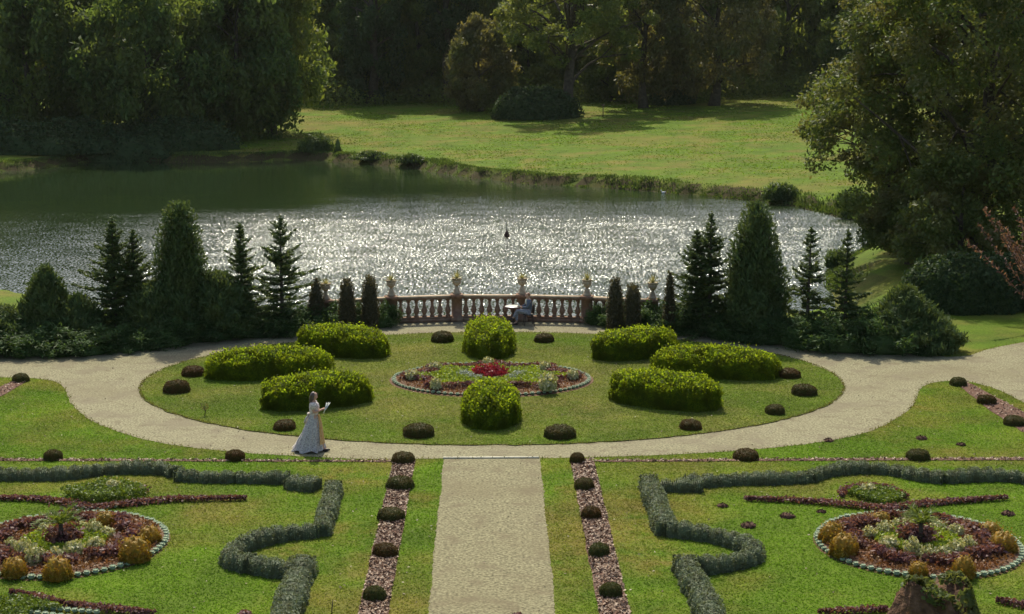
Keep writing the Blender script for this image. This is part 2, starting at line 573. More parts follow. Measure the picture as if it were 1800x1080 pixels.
def tube(mb, pts, rad, n=8, cap=True):
    pts = np.asarray(pts, dtype=float)
    k = len(pts)
    rad = np.broadcast_to(np.asarray(rad, dtype=float), (k,))
    t = norm(np.gradient(pts, axis=0))
    ref = np.array([0.0, 0, 1]) if abs(t[:, 2]).mean() < 0.8 else np.array([1.0, 0, 0])
    u = norm(np.cross(t, ref))
    w = np.cross(t, u)
    an = np.linspace(0, 2 * np.pi, n, endpoint=False)
    ring = pts[:, None, :] + rad[:, None, None] * (np.cos(an)[None, :, None] * u[:, None, :] + np.sin(an)[None, :, None] * w[:, None, :])
    V = ring.reshape(-1, 3)
    i, j = np.meshgrid(np.arange(k - 1), np.arange(n), indexing='ij')
    a = i * n + j
    b = i * n + (j + 1) % n
    Fc = np.stack([a, b, b + n, a + n], axis=-1).reshape(-1, 4)
    mb.add(V, Fc)
    if cap:
        c0, c1 = np.arange(n)[::-1][None, :], ((k - 1) * n + np.arange(n))[None, :]
        mb.f.append(c0 + mb.n - len(V))
        mb.f.append(c1 + mb.n - len(V))


def lathe(mb, prof, n=16, at=(0, 0, 0), sq=False):
    """revolve (radius, z) profile; sq gives a square plan"""
    at = np.asarray(at, dtype=float)
    if sq:
        an = np.array([0.25, 0.75, 1.25, 1.75]) * np.pi
        n = 4
        k = math.sqrt(2)
    else:
        an = np.linspace(0, 2 * np.pi, n, endpoint=False)
        k = 1
    V = np.array([[r_ * k * math.cos(x), r_ * k * math.sin(x), z] for r_, z in prof for x in an]) + at
    m_ = len(prof)
    i, j = np.meshgrid(np.arange(m_ - 1), np.arange(n), indexing='ij')
    a = i * n + j
    b = i * n + (j + 1) % n
    mb.add(V, np.stack([a, b, b + n, a + n], axis=-1).reshape(-1, 4))
    mb.f.append(np.arange(n)[::-1][None, :] + mb.n - len(V))
    mb.f.append(((m_ - 1) * n + np.arange(n))[None, :] + mb.n - len(V))


def box(mb, a, b, M4=None):
    a, b = np.minimum(a, b), np.maximum(a, b)
    V = np.array([[x, y, z] for z in (a[2], b[2]) for y in (a[1], b[1]) for x in (a[0], b[0])], dtype=float)
    if M4 is not None:
        V = V @ np.array(M4.to_3x3()).T + np.array(M4.translation)
    mb.add(V, [[0, 2, 3, 1], [4, 5, 7, 6], [0, 1, 5, 4], [2, 6, 7, 3], [0, 4, 6, 2], [1, 3, 7, 5]])


def blob(mb, c, r3, seg=14, rings=8, lump=0.0, r=rng, zmin=None):
    """lumpy ellipsoid"""
    th = np.linspace(0, np.pi, rings + 1)
    ph = np.linspace(0, 2 * np.pi, seg, endpoint=False)
    T, Pp = np.meshgrid(th, ph, indexing='ij')
    D = np.stack([np.sin(T) * np.cos(Pp), np.sin(T) * np.sin(Pp), np.cos(T)], -1)
    k = 1 + lump * r.normal(size=T.shape)[..., None]
    V = D * k * np.asarray(r3) + np.asarray(c)
    if zmin is not None:
        V[..., 2] = np.maximum(V[..., 2], zmin)
    V = V.reshape(-1, 3)
    i, j = np.meshgrid(np.arange(rings), np.arange(seg), indexing='ij')
    a = i * seg + j
    b = i * seg + (j + 1) % seg
    mb.add(V, np.stack([a, a + seg, b + seg, b], -1).reshape(-1, 4))


def sheet(name, pts, z, material, thick=0.0, sub=True):
    """flat polygon from world xy points (triangulated), optional side wall"""
    from mathutils.geometry import delaunay_2d_cdt
    P = [Vector((float(p[0]), float(p[1]))) for p in pts]
    k = len(P)
    vo, _, fo, _, _, _ = delaunay_2d_cdt(P, [(q, (q + 1) % k) for q in range(k)], [list(range(k))], 1, 1e-5)
    V = [(q.x, q.y, z) for q in vo]
    Fc = []
    for f in fo:
        a_, b_, c_ = (vo[q] for q in f[:3])
        Fc.append(list(f) if (b_ - a_).cross(c_ - a_) > 0 else list(f)[::-1])
    if thick:
        n0 = len(V)
        V += [(q.x, q.y, z) for q in P] + [(q.x, q.y, z - thick) for q in P]
        for q in range(k):
            e = (q + 1) % k
            Fc.append([n0 + q, n0 + k + q, n0 + k + e, n0 + e])
    me = bpy.data.meshes.new(name)
    me.from_pydata(V, [], Fc)
    me.update()
    me.materials.append(material)
    return obj(name, me)


def smooth_poly(P, it=2, closed=True):
    P = np.asarray(P, dtype=float)
    for _ in range(it):
        Q = np.roll(P, -1, axis=0) if closed else P[1:]
        A = P if closed else P[:-1]
        N = np.empty((2 * len(A), P.shape[1]))
        N[0::2] = 0.75 * A + 0.25 * Q
        N[1::2] = 0.25 * A + 0.75 * Q
        if not closed:
            N = np.vstack([P[:1], N, P[-1:]])
        P = N
    return P


def resample(P, step, closed=False):
    P = np.asarray(P, dtype=float)
    if closed:
        P = np.vstack([P, P[:1]])
    d = np.concatenate([[0], np.cumsum(np.linalg.norm(np.diff(P, axis=0), axis=1))])
    n = max(2, int(d[-1] / step) + 1)
    s = np.linspace(0, d[-1], n)
    return np.stack([np.interp(s, d, P[:, k]) for k in range(P.shape[1])], 1)


# ------------------------------------------------------------------ terrain and pond
ZW = -1.3
shore_px = [(-420, 300), (-150, 308), (0, 303), (85, 295), (190, 279), (260, 283), (330, 289), (440, 285), (530, 281), (600, 285), (700, 295),
            (760, 302), (830, 313), (900, 322), (1000, 329), (1040, 328), (1100, 334), (1200, 342), (1330, 353), (1400, 364),
            (1480, 380), (1528, 398), (1546, 418), (1530, 440), (1485, 460), (1454, 482), (1460, 505), (1470, 535), (1462, 565), (1400, 592),
            (1300, 602), (1030, 605), (860, 605), (690, 605), (400, 598), (250, 580), (150, 556), (60, 536), (12, 523), (-50, 512),
            (-150, 503), (-420, 495)]
SH = np.array([G(x, y, ZW)[:2] for x, y in shore_px])
SH = smooth_poly(SH, 2)
jit = np.random.default_rng(3).normal(size=SH.shape) * 0.18
SH = SH + jit * np.clip((SH[:, 1:2] - 75) / 30, 0, 1.6)


def sdist(X, Y):
    P = np.stack([X, Y], -1).reshape(-1, 2)
    d2 = np.full(len(P), 1e18)
    inside = np.zeros(len(P), dtype=bool)
    A, B = SH, np.roll(SH, -1, axis=0)
    for a, b in zip(A, B):
        ab = b - a
        t = np.clip(((P - a) @ ab) / (ab @ ab + 1e-12), 0, 1)
        q = a + t[:, None] * ab - P
        d2 = np.minimum(d2, (q * q).sum(1))
        c = (a[1] > P[:, 1]) != (b[1] > P[:, 1])
        if abs(b[1] - a[1]) > 1e-9:
            xi = a[0] + (P[:, 1] - a[1]) * (b[0] - a[0]) / (b[1] - a[1])
            inside ^= c & (P[:, 0] < xi)
    d = np.sqrt(d2)
    d[inside] *= -1
    return d.reshape(np.shape(X))


def smoothstep(a, b, x):
    t = np.clip((x - a) / (b - a), 0, 1)
    return t * t * (3 - 2 * t)


def th(X, Y):
    X, Y = np.asarray(X, float), np.asarray(Y, float)
    s = sdist(X, Y)
    out = np.maximum(s, 0)
    near = np.minimum(0.0, ZW + (0.5 + 1.3 * (np.abs(X) < 15)) * out)
    far = ZW + 0.75 * smoothstep(0, 0.9, out) + 0.044 * np.minimum(out, 85) + 0.012 * np.clip(out - 85, 0, 200)
    far = far + 0.10 * np.sin(X * 0.21 + 1) * np.sin(Y * 0.13) * smoothstep(2, 12, out)
    w = smoothstep(80, 108, Y)
    h = near * (1 - w) + far * w
    return np.where(s < 0, ZW + np.maximum(-1.8, 0.5 * s), h)


def Gt(px, py):
    """point of the terrain under a picture position (search along the ray)"""
    Ys = np.arange(56, 330, 0.5)
    d = ray(px, py)
    P = np.stack([d[0] / d[1] * Ys, Ys, HC + d[2] / d[1] * Ys], 1)
    dz = P[:, 2] - th(P[:, 0], P[:, 1])
    k = np.argmax(dz < 0)
    if dz[k] >= 0:
        k = len(Ys) - 1
    P[k, 2] = th(P[k:k + 1, 0], P[k:k + 1, 1])[0]
    return P[k]


def at_depth(px, Y):
    d = ray(px, 300)
    x = d[0] / d[1] * Y
    return np.array([x, Y, float(th(np.array([x]), np.array([Y]))[0])])


xs = np.concatenate([np.linspace(-2500, -150, 12), np.arange(-140, 141, 1.0), np.linspace(150, 2500, 12)])
ys = np.concatenate([np.linspace(-200, 50, 8), np.arange(52, 80, 1.0), np.arange(80, 262, 1.0), np.linspace(270, 4000, 16)])
XX, YY = np.meshgrid(xs, ys)
ZZ = th(XX, YY)
nx = len(xs)
i, j = np.meshgrid(np.arange(len(ys) - 1), np.arange(nx - 1), indexing='ij')
a = i * nx + j
g = MB()
g.add(np.stack([XX, YY, ZZ], -1).reshape(-1, 3), np.stack([a, a + 1, a + nx + 1, a + nx], -1).reshape(-1, 4))
tag(g.build('ground', M['lawn'], smooth=True), 'grassy park ground with mown lawns and the meadow beyond the pond', None, kind='structure')

wv = MB()
wv.add([[-140, 60, ZW], [140, 60, ZW], [140, 175, ZW], [-140, 175, ZW]], [[0, 1, 2, 3]])
tag(wv.build('water', M['water']), 'wind rippled pond water glittering in the sun', None, kind='structure')

# ------------------------------------------------------------------ paths, lawns
def wobble(P, seed, step=0.12, fine=0.012, broad=0.03):
    """edge of a bed or path: resampled outline with a worn, uneven line"""
    P = resample(P, step, True)[:-1]
    r = np.random.default_rng(seed)
    k = np.arange(len(P))
    b = sum(np.sin(k * f + r.random() * 6)[:, None] * np.array([np.cos(q), np.sin(q)]) for f, q in ((.11, 1.0), (.053, 2.2), (.23, .3)))
    return P + b * broad * .5 + r.normal(size=P.shape) * fine


grav_px = [(780, 806), (948, 806), (1040, 805), (1200, 799), (1300, 793), (1400, 784), (1480, 772), (1540, 756), (1590, 728), (1612, 703), (1615, 684),
           (1640, 672), (1690, 669), (1730, 677), (1770, 692), (1810, 714), (1860, 740), (1960, 772), (2300, 790), (3000, 770), (3000, 566), (2300, 574), (1900, 588), (1800, 602),
           (1740, 613), (1690, 630), (1600, 622), (1400, 600), (1200, 575), (1050, 560), (950, 557), (770, 557), (690, 560), (600, 570),
           (400, 588), (200, 612), (0, 626), (-200, 630), (-1100, 640), (-1100, 672), (-200, 662), (0, 664), (60, 665), (100, 671), (116, 686), (126, 714), (160, 742),
           (230, 768), (320, 786), (430, 797), (560, 805), (690, 808)]
gp = np.array([G(x, y)[:2] for x, y in grav_px])
gp = wobble(smooth_poly(gp, 1), 5)
tag(sheet('gravel_path', gp, 0.006, M['gravel']), 'pale gravel path running round the oval lawn', None, kind='structure')
cp = [G(x, y)[:2] for x, y in ((780, 803), (948, 803), (978, 1080), (992, 1200), (741, 1200), (753, 1080))]
cpo = wobble(np.array(cp), 6)
tag(sheet('central_path', cpo, 0.010, M['path']), 'straight brown gravel path leading up to the oval', None, kind='structure')
k0, k1 = G(779, 806.5), G(948, 806.5)
kb = MB()
box(kb, (k0[0], k0[1] - 0.05, 0.0), (k1[0], k1[1] + 0.13, 0.035))
tag(kb.build('stone_step', M['kerb']), 'pale stone threshold across the top of the central path', 'stone step')

# oval lawn
e_f, e_n = G(864, 585), G(864, 784)
e_l, e_r = G(236, 688), G(1497, 688)
OC = np.array([(e_l[0] + e_r[0]) / 2, (e_f[1] + e_n[1]) / 2])
OA, OB = (e_r[0] - e_l[0]) / 2, (e_f[1] - e_n[1]) / 2
t = np.linspace(0, 2 * np.pi, 240, endpoint=False)
wob = 1 + 0.0035 * np.random.default_rng(9).normal(size=240)
op = np.stack([OC[0] + OA * np.cos(t) * wob, OC[1] + OB * np.sin(t) * wob], 1)
tag(sheet('lawn', op, 0.028, M['oval'], thick=0.035), 'oval lawn inside the gravel ring', None, kind='structure')
ZL = 0.028


def strip(px, z, name, material, chips, label):
    P = [G(x, y)[:2] for x, y in px]
    o = sheet(name, resample(np.array(P), 0.4, True)[:-1] + np.random.default_rng(len(px)).normal(size=(len(resample(np.array(P), 0.4, True)) - 1, 2)) * 0.015, z, material)
    tag(o, label, None, kind='structure')
    return np.array(P), chips, z


def tri_sample(poly, n, r=rng):
    """random points in a polygon by rejection"""
    poly = np.asarray(poly)
    lo, hi = poly.min(0), poly.max(0)
    out = []
    tot = 0
    while tot < n:
        Q = lo + r.random((n * 2, 2)) * (hi - lo)
        ins = np.zeros(len(Q), dtype=bool)
        A, B = poly, np.roll(poly, -1, axis=0)
        for p, q in zip(A, B):
            c = (p[1] > Q[:, 1]) != (q[1] > Q[:, 1])
            if abs(q[1] - p[1]) > 1e-9:
                ins ^= c & (Q[:, 0] < p[0] + (Q[:, 1] - p[1]) * (q[0] - p[0]) / (q[1] - p[1]))
        Q = Q[ins]
        out.append(Q)
        tot += len(Q)
    return np.concatenate(out)[:n]


strips = [
    strip([(692, 808), (730, 808), (682, 1080), (668, 1160), (612, 1160), (630, 1080)], 0.014, 'mulch_strip', M['mulchbase'], 5200, 'bark mulch strip left of the central path'),
    strip([(1002, 808), (1043, 808), (1108, 1080), (1127, 1160), (1070, 1160), (1054, 1080)], 0.014, 'mulch_strip', M['mulchbase'], 5200, 'bark mulch strip right of the central path'),
    strip([(-700, 804), (200, 808), (560, 810), (692, 810), (692, 813), (-700, 809)], 0.014, 'mulch_strip', M['mulchbase'], 1700, 'narrow mulch line along the left lawn edge'),
    strip([(1043, 810), (1400, 807), (2500, 803), (2500, 808), (1400, 811), (1043, 813)], 0.014, 'mulch_strip', M['mulchbase'], 1700, 'narrow mulch line along the right lawn edge'),
    strip([(1678, 672), (1700, 672), (1768, 708), (1850, 752), (1800, 762), (1740, 722)], 0.014, 'mulch_strip', M['mulchbase'], 500, 'mulch strip slanting under clipped domes at far right'),
    strip([(30, 667), (52, 669), (-40, 722), (-90, 722)], 0.014, 'mulch_strip', M['mulchbase'], 200, 'mulch strip in the corner of the far left lawn'),
]
ch = MB()
for P, n, z in strips:
    Q = tri_sample(P, n)
    P3 = np.column_stack([Q, z + 0.012 + rng.random(n) * 0.025])
    N = norm(np.array([0, 0, 1]) + rng.normal(size=(n, 3)) * 0.5)
    cards(ch, P3, N, rng.uniform(0.05, 0.11, n), rng.uniform(0.03, 0.06, n))
tag(ch.build('bark_chips', M['chip']), 'loose bark chips covering the mulch strips', None, kind='stuff')

# ------------------------------------------------------------------ clipped plants


def shell_points(n, hfun, r):
    """random unit directions on the upper dome"""
    d = rdir(n, r)
    d[:, 2] = np.abs(d[:, 2])
    return d


def dome_mesh(name, rx, ry, h, ncards, L, W, material, seed, p=2.6, lump=0.05, rag=0.6, vert=0.0, up=0.0, b=None):
    """clipped mound: super-ellipsoid body with leaf shell"""
    r = np.random.default_rng(seed)
    mb = MB()

    def surf(d):
        q_ = b or p
        k = ((np.abs(d[:, 0]) ** p + np.abs(d[:, 1]) ** p) ** (q_ / p) + np.abs(d[:, 2]) ** q_) ** (-1 / q_)
        w = 1 + lump * (np.sin(d[:, 0] * 9 + seed) * np.sin(d[:, 1] * 8 + 2 * seed) + 0.6 * np.sin(d[:, 0] * 21) * np.cos(d[:, 1] * 19 + d[:, 2] * 7))
        return d * k[:, None] * w[:, None]
    th_ = np.linspace(0, np.pi / 2, 8)
    ph = np.linspace(0, 2 * np.pi, 28, endpoint=False)
    T, Pp = np.meshgrid(th_, ph, indexing='ij')
    D = np.stack([np.sin(T) * np.cos(Pp), np.sin(T) * np.sin(Pp), np.cos(T)], -1).reshape(-1, 3)
    S = surf(D) * 0.93 * np.array([rx, ry, h])
    # sides tuck in a little near the ground
    i, j = np.meshgrid(np.arange(7), np.arange(28), indexing='ij')
    a = i * 28 + j
    bb = i * 28 + (j + 1) % 28
    mb.add(S, np.stack([a, a + 28, bb + 28, bb], -1).reshape(-1, 4))
    d = r.normal(size=(ncards, 3)) * np.array([max(rx, h), max(ry, h), max(rx, ry) * 0.9]) / np.array([1, 1, 1])
    d = norm(d / np.array([rx, ry, h]) * np.array([1, 1, 1]))
    d[:, 2] = np.abs(d[:, 2])
    Su = surf(d) * np.array([rx, ry, h])
    Nn = np.sign(d) * np.abs(d) ** (p - 1)
    Nn[:, 2] = np.abs(d[:, 2]) ** ((b or p) - 1)
    Nn = norm(Nn / np.array([rx, ry, h]))
    topw = np.clip(Nn[:, 2] * 1.6, .25, 1)
    off = r.random(ncards) ** 2
    P = Su * (0.95 + 0.05 * r.random((ncards, 1))) + Nn * (off * rag * L * topw)[:, None] + np.array([0, 0, 1]) * (off * up * np.clip(Nn[:, 2], 0, 1))[:, None]
    stray = (r.random(ncards) < .05) * (Nn[:, 2] > .75) * r.random(ncards) * up * 1.3
    P = P + (Nn + np.array([0, 0, .5])) * stray[:, None]
    N = norm(Nn * 0.9 + r.normal(size=(ncards, 3)) * 0.75)
    al = None
    if vert:
        al = norm(Nn + np.array([0, 0, vert]) + r.normal(size=(ncards, 3)) * 0.5)
        N = norm(r.normal(size=(ncards, 3)) * (.15 + .6 * topw)[:, None] + Nn * 0.9 - np.array([0, 0, .25]) * (1 - topw)[:, None])
    P[:, 2] = np.maximum(P[:, 2], 0.02)
    cards(mb, P, N, L * r.uniform(0.7, 1.3, ncards), W * r.uniform(0.7, 1.3, ncards), along=al, r=r)
    return mb.mesh(name, material)


# bronze clipped domes: (px, base y, width px, top y, zbase, label)
domes = [
    (777, 603, 40, 581, ZL, 'clipped bronze dome just left of the rear golden yew, near the balustrade'),
    (957, 603, 35, 585, ZL, 'clipped bronze dome just right of the rear golden yew, near the balustrade'),
    (735, 771, 55, 743, ZL, 'large clipped bronze dome left of the front golden yew on the oval lawn'),
    (985, 773, 55, 745, ZL, 'large clipped bronze dome right of the front golden yew on the oval lawn'),
    (337, 663, 40, 642, ZL, 'clipped bronze dome at the left tip of the long left golden yew'),
    (307, 693, 47, 667, ZL, 'big rounded bronze dome nearest the left tip of the oval lawn'),
    (498, 758, 44, 737, ZL, 'clipped bronze dome in front of the left front golden yew, beside the woman'),
    (434, 629, 28, 617, ZL, 'small bronze dome half hidden behind the long left golden yew'),
    (1291, 631, 22, 618, ZL, 'smallest bronze dome behind the long right golden yew, by the shaded path'),
    (1390, 666, 40, 646, ZL, 'clipped bronze dome at the right tip of the long right golden yew'),
    (1417, 697, 45, 674, ZL, 'clipped bronze dome nearest the right tip of the oval lawn'),
    (1365, 730, 38, 712, ZL, 'clipped bronze dome right of the right front golden yew'),
    (1216, 757, 40, 737, ZL, 'clipped bronze dome in front of the right front golden yew'),
    (90, 811, 32, 796, 0, 'small bronze dome on the narrow mulch line at far left'),
    (411, 812, 36, 794, 0, 'bronze dome on the narrow mulch line below the left sweep of the path'),
    (1314, 811, 44, 794, 0, 'bronze dome on the right narrow mulch line, nearer the central path'),
    (1618, 811, 42, 792, 0, 'taller bronze dome on the right narrow mulch line, farther from the central path'),
    (708, 817, 42, 796, 0, 'bronze dome at the top end of the left mulch strip'),
    (1015, 816, 31, 798, 0, 'reddish bronze dome at the top end of the right mulch strip'),
    (702, 863, 50, 836, 0, 'second dome down the left mulch strip'),
    (686, 918, 48, 892, 0, 'third dome down the left mulch strip'),
    (676, 982, 50, 955, 0, 'fourth dome down the left mulch strip'),
    (657, 1059, 42, 1030, 0, 'lowest dome down the left mulch strip, at the picture bottom'),
    (1028, 863, 38, 842, 0, 'second dome down the right mulch strip'),
    (1040, 914, 37, 896, 0, 'third dome down the right mulch strip'),
    (1054, 981, 41, 956, 0, 'fourth dome down the right mulch strip'),
    (1075, 1053, 42, 1032, 0, 'lowest dome down the right mulch strip, at the picture bottom'),
    (33, 673, 30, 659, 0, 'small bronze dome in the far left lawn corner beside the gravel'),
    (1688, 680, 31, 664, 0, 'topmost dome on the slanting mulch strip at far right'),
    (1738, 712, 34, 696, 0, 'middle dome on the slanting mulch strip at far right'),
    (1788, 750, 40, 730, 0, 'lowest dome on the slanting mulch strip, cut by the right edge'),
]
dproto = [dome_mesh('clipped_dome', 0.5, 0.5, 0.5, 4200, 0.055, 0.028, M['dome'], s, p=2.3, lump=0.045, rag=0.7, b=2.5 + .25 * (s % 3)) for s in (21, 22, 23)]
for q, (px, yb, w, yt, zb, lab) in enumerate(domes):
    P = G(px, yb, zb)
    s = (P[1] + 0.3) / F
    wid = w * s * 1.0
    P[1] += wid * 0.42
    h = GD(px, yt, P[1])[2] - zb
    h = max(0.25, h - 0.06 * wid)
    o = obj('clipped_dome', dproto[q % 3], loc=P)
    o.scale = (wid, wid * rng.uniform(.85, 1.05), h * 2)
    o.rotation_euler = (rng.normal() * .04, rng.normal() * .05, q * 1.3)
    tag(o, lab, 'clipped shrub', 'clipped bronze domes')

# golden yew hedges around the oval: ends on the ground, width
yews = [
    ((362, 664), (582, 655), 1.70, 0.72, 'long golden yew hedge on the left of the oval, reaching farthest left'),
    ((527, 613), (678, 628), 1.70, 0.76, 'golden yew hedge at the left rear of the oval'),
    ((463, 719), (650, 700), 1.70, 0.72, 'golden yew hedge at the left front, behind the woman'),
    ((1044, 632), (1186, 618), 1.70, 0.74, 'golden yew hedge at the right rear of the oval'),
    ((1150, 653), (1368, 664), 1.70, 0.72, 'long golden yew hedge on the right of the oval, reaching farthest right'),
    ((1076, 698), (1265, 720), 1.80, 0.76, 'golden yew hedge at the right front of the oval'),
    ((863, 757), (863, 716), 1.75, 0.86, 'rounded golden yew mound in front of the round flower bed'),
    ((860, 633), (860, 598), 1.85, 0.88, 'rounded golden yew mound behind the round flower bed, before the balustrade'),
]
for q, (p0, p1, wd, h, lab) in enumerate(yews):
    A, B = G(*p0, ZL), G(*p1, ZL)
    c = (A + B) / 2
    ln = np.linalg.norm(B - A)
    me = dome_mesh('golden_yew_hedge', ln / 2, wd / 2, h, 21000 if q < 6 else 15000, 0.09, 0.05, M['yew'], 40 + q, p=2.3 if q < 6 else 2.2, lump=0.065, rag=1.5, vert=0.4, up=0.10, b=5.5 if q < 6 else 3.2)
    o = obj('golden_yew_hedge', me, loc=c)
    o.rotation_euler = (0, 0, math.atan2(B[1] - A[1], B[0] - A[0]))
    tag(o, lab, 'hedge', 'golden yew hedges on the oval lawn')

# ------------------------------------------------------------------ lavender hedges


def ribbon_plants(name, px, width, height, material, label, dens=700, L=0.075, W=0.02, lumpy=0.12, closed=False, seed=0, ends=True):
    r = np.random.default_rng(seed + 100)
    P = np.array([G(x, y)[:2] for x, y in px])
    c0 = P.mean(0)
    P = resample(smooth_poly(P - c0, 2, False), 0.05)
    T = norm(np.gradient(P, axis=0))
    S = np.stack([-T[:, 1], T[:, 0]], 1)
    d = np.concatenate([[0], np.cumsum(np.linalg.norm(np.diff(P, axis=0), axis=1))])
    tot = d[-1]
    ph_ = d / .36 * np.pi + .8 * np.sin(d * 1.7 + seed) + .5 * np.sin(d * 4.1)
    lum = (.80 + .34 * np.abs(np.sin(ph_)) ** .6) * (1 + lumpy * np.sin(d * 3.1 + 2 * seed))
    mb = MB()
    prof = np.array([(-1, 0.0), (-1.0, .45), (-.8, .82), (-.35, 1), (.35, 1), (.8, .82), (1.0, .45), (1, 0)])
    k = len(prof)
    V = np.concatenate([np.concatenate([P[i_] + S[i_] * prof[:, :1] * width / 2 * .88 * lum[i_], prof[:, 1:] * height * .9 * lum[i_]], 1) for i_ in range(len(P))])
    i, j = np.meshgrid(np.arange(len(P) - 1), np.arange(k - 1), indexing='ij')
    a = i * k + j
    mb.add(V, np.stack([a, a + 1, a + k + 1, a + k], -1).reshape(-1, 4))
    mb.f.append(np.arange(k)[None, :] + mb.n - len(V))
    mb.f.append(np.arange(k)[::-1][None, :] + mb.n - k)
    n = int(tot * dens)
    s = r.random(n) * tot
    ii = np.clip(np.searchsorted(d, s), 0, len(P) - 1)
    ang = r.uniform(-0.35, np.pi + 0.35, n)
    ca, sa = np.cos(ang), np.clip(np.sin(ang), 0, 1)
    sq = (np.abs(ca) ** 3 + np.abs(sa) ** 3 + 1e-6) ** (-1 / 3)
    u = ca * sq * width / 2 * lum[ii]
    z = sa * sq * height * lum[ii]
    Nn = np.column_stack([S[ii] * ca[:, None], sa])
    P3 = np.column_stack([P[ii] + S[ii] * u[:, None], np.maximum(z, 0.02)]) + Nn * (r.random(n) ** 2 * L * 0.7)[:, None]
    # end faces
    for (e, sg) in ((0, -1), (len(P) - 1, 1)):
        m_ = int(dens * width * 0.8)
        uu = r.uniform(-1, 1, m_) * width / 2 * lum[e]
        zz = r.random(m_) * height * lum[e]
        Q = np.column_stack([P[e] + S[e] * uu[:, None] + sg * T[e] * 0.03, zz])
        P3 = np.vstack([P3, Q])
        Nn = np.vstack([Nn, np.tile(np.append(sg * T[e], 0.3), (m_, 1))])
    n = len(P3)
    al = norm(Nn + np.array([0, 0, 0.8]) + r.normal(size=(n, 3)) * 0.5)
    N = norm(r.normal(size=(n, 3)) * .6 + Nn * 0.8 + np.array([0, 0, .4]))
    cards(mb, P3, N, L * r.uniform(.7, 1.4, n), W * r.uniform(.7, 1.3, n), along=al, r=r)
    o = mb.build(name, material, loc=(c0[0], c0[1], 0.0))
    return o


lav = [
    ([(-60, 842), (60, 843), (120, 842), (165, 835), (225, 830), (290, 832), (308, 838)], .46, .30, 'long wavy grey lavender hedge at far left, bulging round the left chevron bed'),
    ([(314, 843), (360, 847), (410, 847)], .44, .28, 'short straight grey lavender hedge left of centre, right of the wavy one'),
    ([(417, 847), (505, 849)], .44, .28, 'straight grey lavender hedge leading to the square lavender block on the left'),
    ([(508, 856), (556, 861)], .62, .30, 'square grey lavender block at the inner corner of the left parterre'),
    ([(587, 866), (579, 895), (565, 943)], .46, .34, 'slanting grey lavender hedge in segments left of the central path'),
    ([(556, 943), (500, 947), (440, 962), (412, 977), (402, 988), (412, 998), (438, 1003)], .46, .33, 'hook-shaped grey lavender hedge on the left parterre'),
    ([(428, 1000), (480, 1011), (528, 1016)], .46, .33, 'straight grey lavender hedge below the left hook'),
    ([(532, 1004), (505, 1080), (484, 1150)], .62, .36, 'broad grey lavender hedge running off the bottom on the left'),
    ([(1140, 856), (1155, 895), (1171, 942)], .54, .36, 'broad slanting grey lavender hedge right of the central path'),
    ([(1160, 862), (1232, 863)], .42, .28, 'short grey lavender hedge joining the top of the broad slanting one on the right'),
    ([(1205, 853), (1236, 855), (1300, 850), (1336, 850), (1400, 848), (1424, 846)], .46, .28, 'straight grey lavender hedge along the rear of the right parterre'),
    ([(1424, 846), (1445, 837), (1500, 829), (1570, 833), (1615, 844), (1655, 848)], .46, .28, 'wavy grey lavender hedge bulging round the right chevron bed'),
    ([(1660, 848), (1720, 843), (1790, 845), (1840, 858)], .48, .30, 'grey lavender hedge reaching the right edge of the picture'),
    ([(1174, 940), (1240, 948), (1300, 962), (1330, 979), (1318, 993), (1270, 1002), (1236, 1006)], .46, .33, 'hook-shaped grey lavender hedge on the right parterre'),
    ([(1204, 1002), (1226, 1045)], .58, .36, 'lumpy grey lavender clump below the right hook'),
    ([(1228, 1046), (1248, 1085), (1275, 1150)], .58, .36, 'broad grey lavender hedge running off the bottom on the right'),
]
for q, (px, w, h, lab) in enumerate(lav):
    tag(ribbon_plants('lavender_hedge', px, w * .84, h * .84, M['lav'], lab, dens=1700, seed=q, L=.062, W=.026, lumpy=.09), lab, 'hedge', 'grey lavender hedges of the parterre')

# ------------------------------------------------------------------ flower beds


def patch(name, Q, z, n_per, L, W, h, material, label, r=rng, cat=None):
    """bedding plants: leaf cards over points Q (n,2)"""
    mb = MB()
    n = len(Q)
    zz = r.random(n) ** 0.6 * h
    P = np.column_stack([Q, z + zz])
    N = norm(np.array([0, 0, .6]) + r.normal(size=(n, 3)) * 0.7)
    cards(mb, P, N, L * r.uniform(.7, 1.3, n), W * r.uniform(.7, 1.3, n), r=r)
    return tag(mb.build(name, material), label, None, kind='stuff')


def clump_scatter(centres, n_each, rad, r):
    c = np.repeat(np.asarray(centres), n_each, axis=0)
    return c + r.normal(size=c.shape) * rad * 0.5


cream_me = {}


def small_bush(name, rad, h, n, L, W, material, seed, stem=False):
    return dome_mesh(name, rad, rad, h, n, L, W, material, seed, p=2.0, lump=0.07, rag=1.4)


cream_me = [small_bush('cream_coleus', 0.5, 0.5, 420, 0.24, 0.17, M['cream'], s) for s in (60, 61)]
ochre_me = [dome_mesh('ochre_shrub', 0.5, 0.5, 1.0, 2600, 0.13, 0.06, M['ochre'], s, p=2.1, lump=0.12, rag=2.0, vert=0.25, b=2.6) for s in (62, 63, 64)]
silver_me = [small_bush('silver_plant', 0.5, 0.5, 500, 0.26, 0.10, M['silver'], s) for s in (65, 66)]
red_me = small_bush('crimson_plant', 0.5, 0.6, 500, 0.24, 0.15, M['red'], 67)
purple_me = [small_bush('purple_plant', 0.5, 0.6, 420, 0.26, 0.17, M['purple'], s) for s in (68, 69)]
